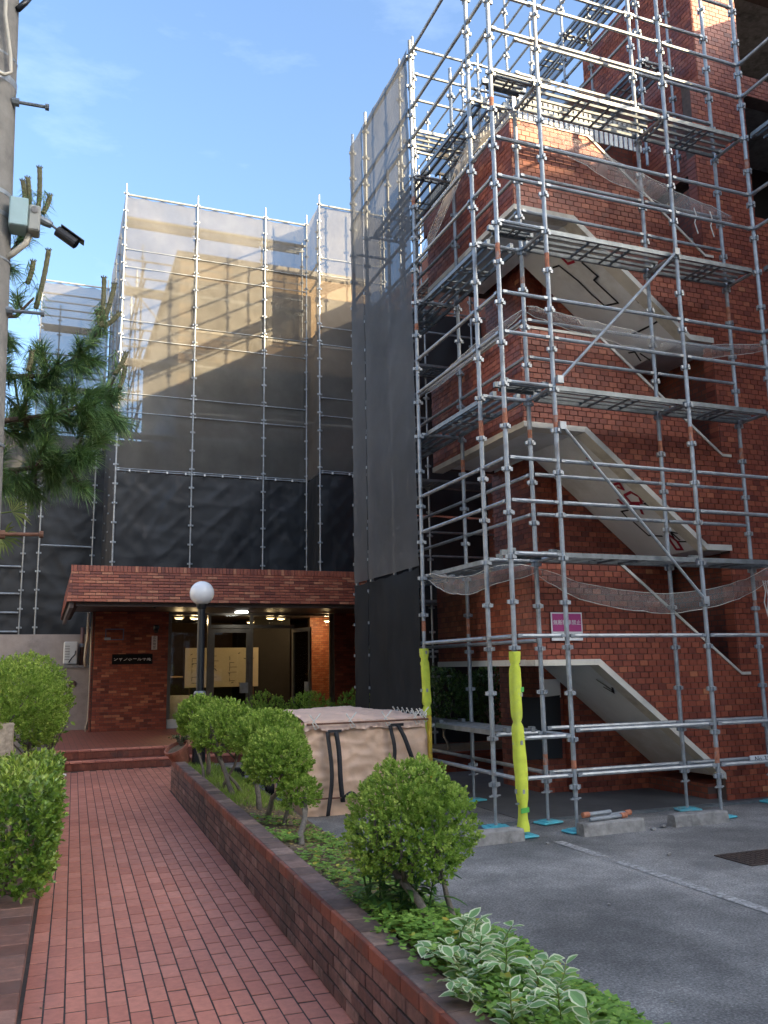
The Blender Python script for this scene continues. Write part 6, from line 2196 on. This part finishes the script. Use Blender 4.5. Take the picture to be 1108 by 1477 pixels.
# lily-like plant under the near shrub
for k, (x, y, lab) in enumerate(((1.66, 4.35, 'dark strap leaved lily stems under the near round shrub'),)):
    li = thing('lily_plant', lab, 'plant', (x, y, soil_z(x, y)))
    r = random.Random(9)
    for s_ in range(13):
        bx, by = x + r.uniform(-.12, .22), y + r.uniform(-.22, .12); bz = soil_z(bx, by)
        ht = r.uniform(.30, .48); lean = Vector((r.uniform(-.1, .1), r.uniform(-.08, .08), 0))
        b = MB(); b.path([(bx, by, bz), (bx + lean.x * .5, by + lean.y * .5, bz + ht * .5), (bx + lean.x, by + lean.y, bz + ht)], [.006, .005, .003], n=5)
        b.tone = .3
        st = b.build('stem', LEAF['lily'], li)
        b = MB()
        for q in range(16):
            t = .12 + .88 * q / 16; p = Vector((bx + lean.x * t, by + lean.y * t, bz + ht * t)); a = q * 2.4 + r.uniform(-.4, .4)
            d = Vector((math.cos(a), math.sin(a), r.uniform(.3, .75))).normalized(); ll = r.uniform(.13, .21); pts = []
            for e in range(6):
                pts.append(p.copy()); p = p + d * ll / 5; d = (d + Vector((0, 0, -.22))).normalized()
            sd = Vector((-math.sin(a), math.cos(a), 0)); b.tone = r.random(); i0 = len(b.v)
            vs = []
            for e, pp in enumerate(pts):
                w = .026 * math.sin(math.pi * (.12 + .88 * e / 5.6)) ; vs += [pp - sd * w / 2, pp + sd * w / 2]
            b.add(vs, [(2 * e, 2 * e + 1, 2 * e + 3, 2 * e + 2) for e in range(5)])
        b.build('foliage', LEAF['lily'], st)

# ------------------------------------------------------------------ utility pole, box and camera
up_ = thing('utility_pole', 'grey concrete utility pole at the left edge', 'utility pole', (-0.53, 6.2, 0.07))
g = MB()
g.path([(-0.50, 6.2, 0.0), (-0.53, 6.2, 2.8), (-0.558, 6.2, 4.9), (-0.585, 6.2, 6.8), (-0.62, 6.2, 9.5)], [0.235, 0.212, 0.190, 0.168, 0.15], n=28); g.build('shaft', M['pole_concrete'], up_, smooth=True)
def band(z, h, r, mat='galv_dark', tilt=0.0):
    b = MB(); b.lathe([(r, -h / 2), (r + .008, -h / 2), (r + .008, h / 2), (r, h / 2)], (0, 0, 0), 28)
    o = put(b.mesh('band', M[mat]), 'band', up_, (-0.53 - 0.0148 * (z - 2.8), 6.2, z), (0.05 + tilt, tilt, 0)); return o
PR = lambda z: 0.212 - 0.0108 * (z - 2.8)
for z, h, tl in ((5.78, 0.05, .06), (5.98, 0.016, .12), (4.90, 0.03, .03), (4.74, 0.03, .03), (4.42, 0.014, .05), (2.50, .03, 0), (3.1, .02, 0)):
    band(z, h, PR(z) + .001, 'galv', tl)
for (z, L2, y2, mt) in ((5.615, .215, 6.12, 'galv_dark'), (4.05, .22, 6.15, 'galv_dark'), (2.49, .25, 6.12, 'rust_rod')):
    b = MB(); xr = -0.53 - 0.0148 * (z - 2.8) + PR(z)
    b.tube((xr - .08, y2, z), (xr + L2, y2, z + .01), .0125, n=8); b.tube((xr + L2 - .012, y2, z + .01), (xr + L2 + .014, y2, z + .01), .024, n=8); b.tube((xr - .02, y2, z), (xr + .03, y2, z), .03, n=8)
    b.build('step_bolt', M[mt], up_)
b = MB(); b.path([(-.50, 6.0, 6.75), (-.48, 6.005, 6.2), (-.43, 6.02, 5.9), (-.42, 6.03, 5.78), (-.46, 6.0, 5.73), (-.56, 5.98, 5.74)], .013, n=6); b.build('cable', M['cream_pipe'], up_, smooth=True)
b = MB(); b.path([(-.41, 6.12, 6.36), (-.36, 6.15, 6.46), (-.30, 6.2, 6.62), (-.29, 6.25, 6.9)], .022, n=6); b.build('cable', M['black_metal'], up_, smooth=True)
jb = thing('junction_box', 'pale green metal box strapped to the utility pole', 'junction box', (-0.30, 6.1, 4.63))
b = MB(); b.cbox(-0.375, 6.0, 4.62, -0.255, 6.17, 4.83, .008); b.build('box', simple('pale_green_enamel', (0.36, 0.50, 0.50), 0.4, var=.08), jb)
b = MB(); b.cbox(-0.253, 6.02, 4.61, -0.175, 6.15, 4.80, .010); b.build('cover_box', simple('grey_plastic', (0.36, 0.36, 0.32), 0.6, var=.08), jb)
b = MB(); b.lathe([(.026, 0), (.026, .004), (.018, .006)], (0, 0, 0), 14); put(b.mesh('knockout', M['concrete']), 'knockout', jb, (-0.214, 6.019, 4.76), (R(90), 0, 0))
b = MB(); b.path([(-0.24, 6.1, 4.61), (-0.26, 6.1, 4.54), (-0.34, 6.12, 4.46), (-0.40, 6.15, 4.42)], .022, n=8); b.build('elbow_pipe', M['cream_pipe'], jb, smooth=True)
scam = thing('security_camera', 'dark bullet security camera on the junction box', 'camera', (-0.12, 6.1, 4.75))
b = MB(); b.path([(-.176, 6.1, 4.735), (-.14, 6.1, 4.72), (-.10, 6.1, 4.705)], [.030, .030, .024], n=10); b.path([(-.10, 6.1, 4.705), (-.055, 6.1, 4.675)], .010, n=8); b.build('bracket', M['galv_dark'], scam, smooth=False)
d = Vector((0.80, -0.1, -0.55)).normalized(); c0 = Vector((-.06, 6.1, 4.67))
b = MB(); b.tube(c0, c0 + d * .155, .038, n=16); b.build('housing', M['dark_iron'], scam)
b = MB(); s0 = Vector((0, 0, .048)); b.obox(c0 + d * .095 + Vector((.55, 0, .80)).normalized() * .042, d, (0, 1, 0), Vector((.55, 0, .80)), .19, .078, .006); b.build('sun_shield', M['dark_iron'], scam)
b = MB(); b.tube(c0 + d * .1551, c0 + d * .160, .030, n=14); b.build('lens', M['black_board'], scam)

# ------------------------------------------------------------------ pine
pine = thing('pine_tree', 'pine branches with long needles and upright shoots at left', 'tree', (-1.7, 7.4, 0.07))
TUFT = [(-0.23, 7.04, 5.13), (-0.28, 7.28, 4.69), (-0.33, 7.15, 4.86), (0.31, 7.33, 4.40), (-0.13, 7.35, 3.89), (0.13, 6.9, 3.81), (0.34, 6.86, 3.7), (0.46, 7.52, 4.1), (0.02, 7.06, 3.48), (0.26, 7.04, 3.38), (-0.11, 7.65, 3.44), (0.45, 7.23, 3.56), (-0.26, 7.52, 3.75), (-0.2, 7.23, 3.16), (0.09, 7.36, 3.15), (0.29, 6.97, 3.06), (-0.31, 7.36, 3.41), (0.55, 7.54, 3.77), (-0.07, 7.27, 4.25), (0.2, 7.44, 3.71), (0.11, 7.39, 3.39), (0.33, 6.9, 3.29), (-0.37, 7.46, 3.9), (-0.35, 7.32, 3.12), (0.2, 7.09, 4.08), (0.04, 6.88, 3.62), (-0.17, 7.54, 3.65), (0.49, 7.23, 3.92), (0.4, 7.42, 3.67), (-0.32, 7.55, 4.39), (0.17, 7.42, 3.29), (-0.09, 7.59, 3.13), (0.34, 7.17, 4.18), (0.05, 7.49, 4.05), (-0.3, 7.21, 4.0), (-0.07, 7.6, 3.73), (0.32, 7.55, 3.76)]
r = random.Random(12)
for k in range(52):
    t = TUFT[r.randrange(3, 37)]
    TUFT.append((t[0] + r.uniform(-.18, .06), t[1] + r.uniform(-.25, .25), t[2] + r.uniform(-.13, .11)))
for k in range(24):
    TUFT.append((r.uniform(-1.3, -.4), 7.3 + r.uniform(-.5, .5), r.uniform(3.1, 5.2)))
b = MB(); b.path([(-1.7, 7.4, 0.0), (-1.62, 7.4, 1.4), (-1.75, 7.45, 2.8), (-1.6, 7.4, 4.0), (-1.4, 7.35, 5.0), (-1.3, 7.3, 5.8)], [.16, .14, .12, .10, .07, .03], n=14); b.build('trunk', M['pine_bark'], pine, smooth=True)
HUB = [((-1.65, 7.4, 3.0), (-.7, 7.35, 3.1), (0.0, 7.3, 3.25), (.2, 7.25, 3.4)), ((-1.62, 7.4, 3.5), (-.6, 7.35, 3.55), (.0, 7.25, 3.65), (.38, 7.25, 3.85), (.43, 7.2, 4.0)), ((-1.55, 7.4, 4.0), (-.7, 7.4, 3.95), (-.1, 7.35, 4.0), (.18, 7.25, 4.2), (.30, 7.2, 4.40)), ((-1.45, 7.4, 4.5), (-.8, 7.3, 4.4), (-.35, 7.25, 4.45), (-.22, 7.18, 4.6)), ((-1.4, 7.4, 4.9), (-.8, 7.3, 4.85), (-.4, 7.2, 5.0), (-.24, 7.15, 5.3))]
allp = []
for h in HUB:
    b = MB(); b.path(h, [.032 - .023 * i / (len(h) - 1) for i in range(len(h))], n=8); b.build('branch', M['pine_bark'], pine, smooth=True)
    for i in range(len(h) - 1):
        for q in range(5): allp.append(Vector(h[i]).lerp(Vector(h[i + 1]), q / 5))
Vs, Ts, Tn, base_i = [], [], [], 0
tw = MB()
def needles(c, d, n, ln, spread):
    global base_i
    d = np.array(d, float); d /= np.linalg.norm(d)
    rd = unit(n) * spread + d
    rd /= np.linalg.norm(rd, axis=1, keepdims=True)
    st = np.array(c) - d * nrng.uniform(0, .22, n)[:, None]
    l = ln * nrng.uniform(.7, 1.15, n)[:, None]
    sd = np.cross(rd, unit(n)); sd /= np.linalg.norm(sd, axis=1, keepdims=True)
    md = st + rd * l * .55 - np.array([0, 0, 1.0]) * l * .03; tip = st + rd * l - np.array([0, 0, 1.0]) * l * .22
    w = .0023
    V = np.stack([st - sd * w, st + sd * w, md - sd * w, md + sd * w, tip], 1).reshape(-1, 3)
    bb = (np.arange(n) * 5)[:, None] + base_i
    T = np.concatenate([bb + np.array([[0, 1, 3]]), bb + np.array([[0, 3, 2]]), bb + np.array([[2, 3, 4]])], 1).reshape(-1, 3)
    tone = np.repeat(np.clip(nrng.normal(.45, .2, n), 0, 1), 5)
    Vs.append(V); Ts.append(T); Tn.append(tone); base_i += n * 5
for t in TUFT:
    c = Vector((t[0] - .07, t[1], t[2] - .06)); near = min(allp, key=lambda p: (p - c).length + .3 * max(0, p.x - c.x))
    d = (c - near); d = d.normalized() if d.length > .02 else Vector((.6, 0, .6)); d = (d + Vector((.25, 0, .35))).normalized()
    md = near.lerp(c, .5) - Vector((0, 0, .03))
    tb_ = MB(); tb_.path([near, md, c], [.012, .009, .006], n=5); tb_.build('twig', M['pine_bark'], pine)
    needles(c, d, 200, .185, .75)
SHO = [((-0.229, 7.15, 5.30), (-0.236, 7.15, 5.729)), ((-0.297, 7.15, 5.33), (-0.321, 7.15, 5.617)), ((-0.329, 7.15, 5.33), (-0.357, 7.15, 5.585)), ((-0.19, 7.15, 5.33), (-0.144, 7.15, 5.496)), ((-0.201, 7.15, 4.497), (-0.131, 7.15, 5.009)), ((-0.276, 7.15, 4.70), (-0.242, 7.15, 4.893)), ((0.3, 7.15, 4.403), (0.311, 7.15, 4.834)), ((0.311, 7.15, 4.416), (0.396, 7.15, 4.791)), ((0.328, 7.15, 4.406), (0.444, 7.15, 4.544)), ((0.289, 7.15, 4.413), (0.269, 7.15, 4.532)), ((-0.235, 7.15, 3.964), (-0.213, 7.15, 4.124)), ((0.425, 7.15, 4.008), (0.512, 7.15, 4.199)), ((0.467, 7.15, 3.893), (0.505, 7.15, 4.077))]
for p0, p1 in SHO:
    p0, p1 = Vector(p0), Vector(p1)
    b = MB(); n = 14; pts, rad = [], []
    for i in range(n + 1):
        t = i / n; pts.append(p0.lerp(p1, t) + Vector((.008 * math.sin(3 * t), 0, 0))); rad.append(.0185 + .003 * (i % 2))
    b.path(pts, rad, n=7)
    for q in range(7):
        a = 6.283 * q / 7; e = p1 + Vector((.026 * math.cos(a), .026 * math.sin(a), .018)); b.path([p1 - Vector((0, 0, .01)), e], [.007, .004], n=5)
    b.build('candle_shoot', M['shoot'], pine)
    needles(p0, (0, 0, -.1), 40, .15, 1.0)
V = np.concatenate(Vs) - np.array(pine.location); T = np.concatenate(Ts); tn = np.concatenate(Tn)
put(mesh_np('needles', V, T, tn, LEAF['needle']), 'needles', pine, pine.location)

# palm fronds behind the utility pole
pm = thing('fan_palm', 'yellowing fan palm leaves just right of the utility pole', 'palm', (-0.75, 9.0, 0.07))
b = MB(); b.path([(-.75, 9, 0), (-.72, 9, 1.5), (-.70, 9, 2.9)], [.09, .08, .07], n=10); b.build('trunk', M['pine_bark'], pm, smooth=True)
r = random.Random(2)
for k, (tx, tz) in enumerate(((-.28, 3.35), (-.22, 3.12), (-.30, 2.86), (-.45, 3.5), (-.45, 2.75))):
    b = MB(); s = Vector((-.70, 9.0, 2.95)); e = Vector((tx - .14, 8.9, tz)); b.path([s, s.lerp(e, .5) + Vector((0, 0, .06)), e], .007, n=5)
    d0 = (e - s).normalized()
    for q in range(13):
        a = (q - 6) * .24; d = Matrix.Rotation(a, 3, 'Y') @ d0; d = (d + Vector((0, r.uniform(-.3, .3), 0))).normalized(); ln = r.uniform(.16, .24)
        sd = d.cross(Vector((0, 1, .3))).normalized(); b.tone = r.random(); p1 = e + d * ln * .6; p2 = e + d * ln - Vector((0, 0, .04))
        b.add([e, p1 - sd * .010, p1 + sd * .010, p2], [(0, 1, 2), (1, 3, 2)])
    b.build('frond', LEAF['palm'], pm)
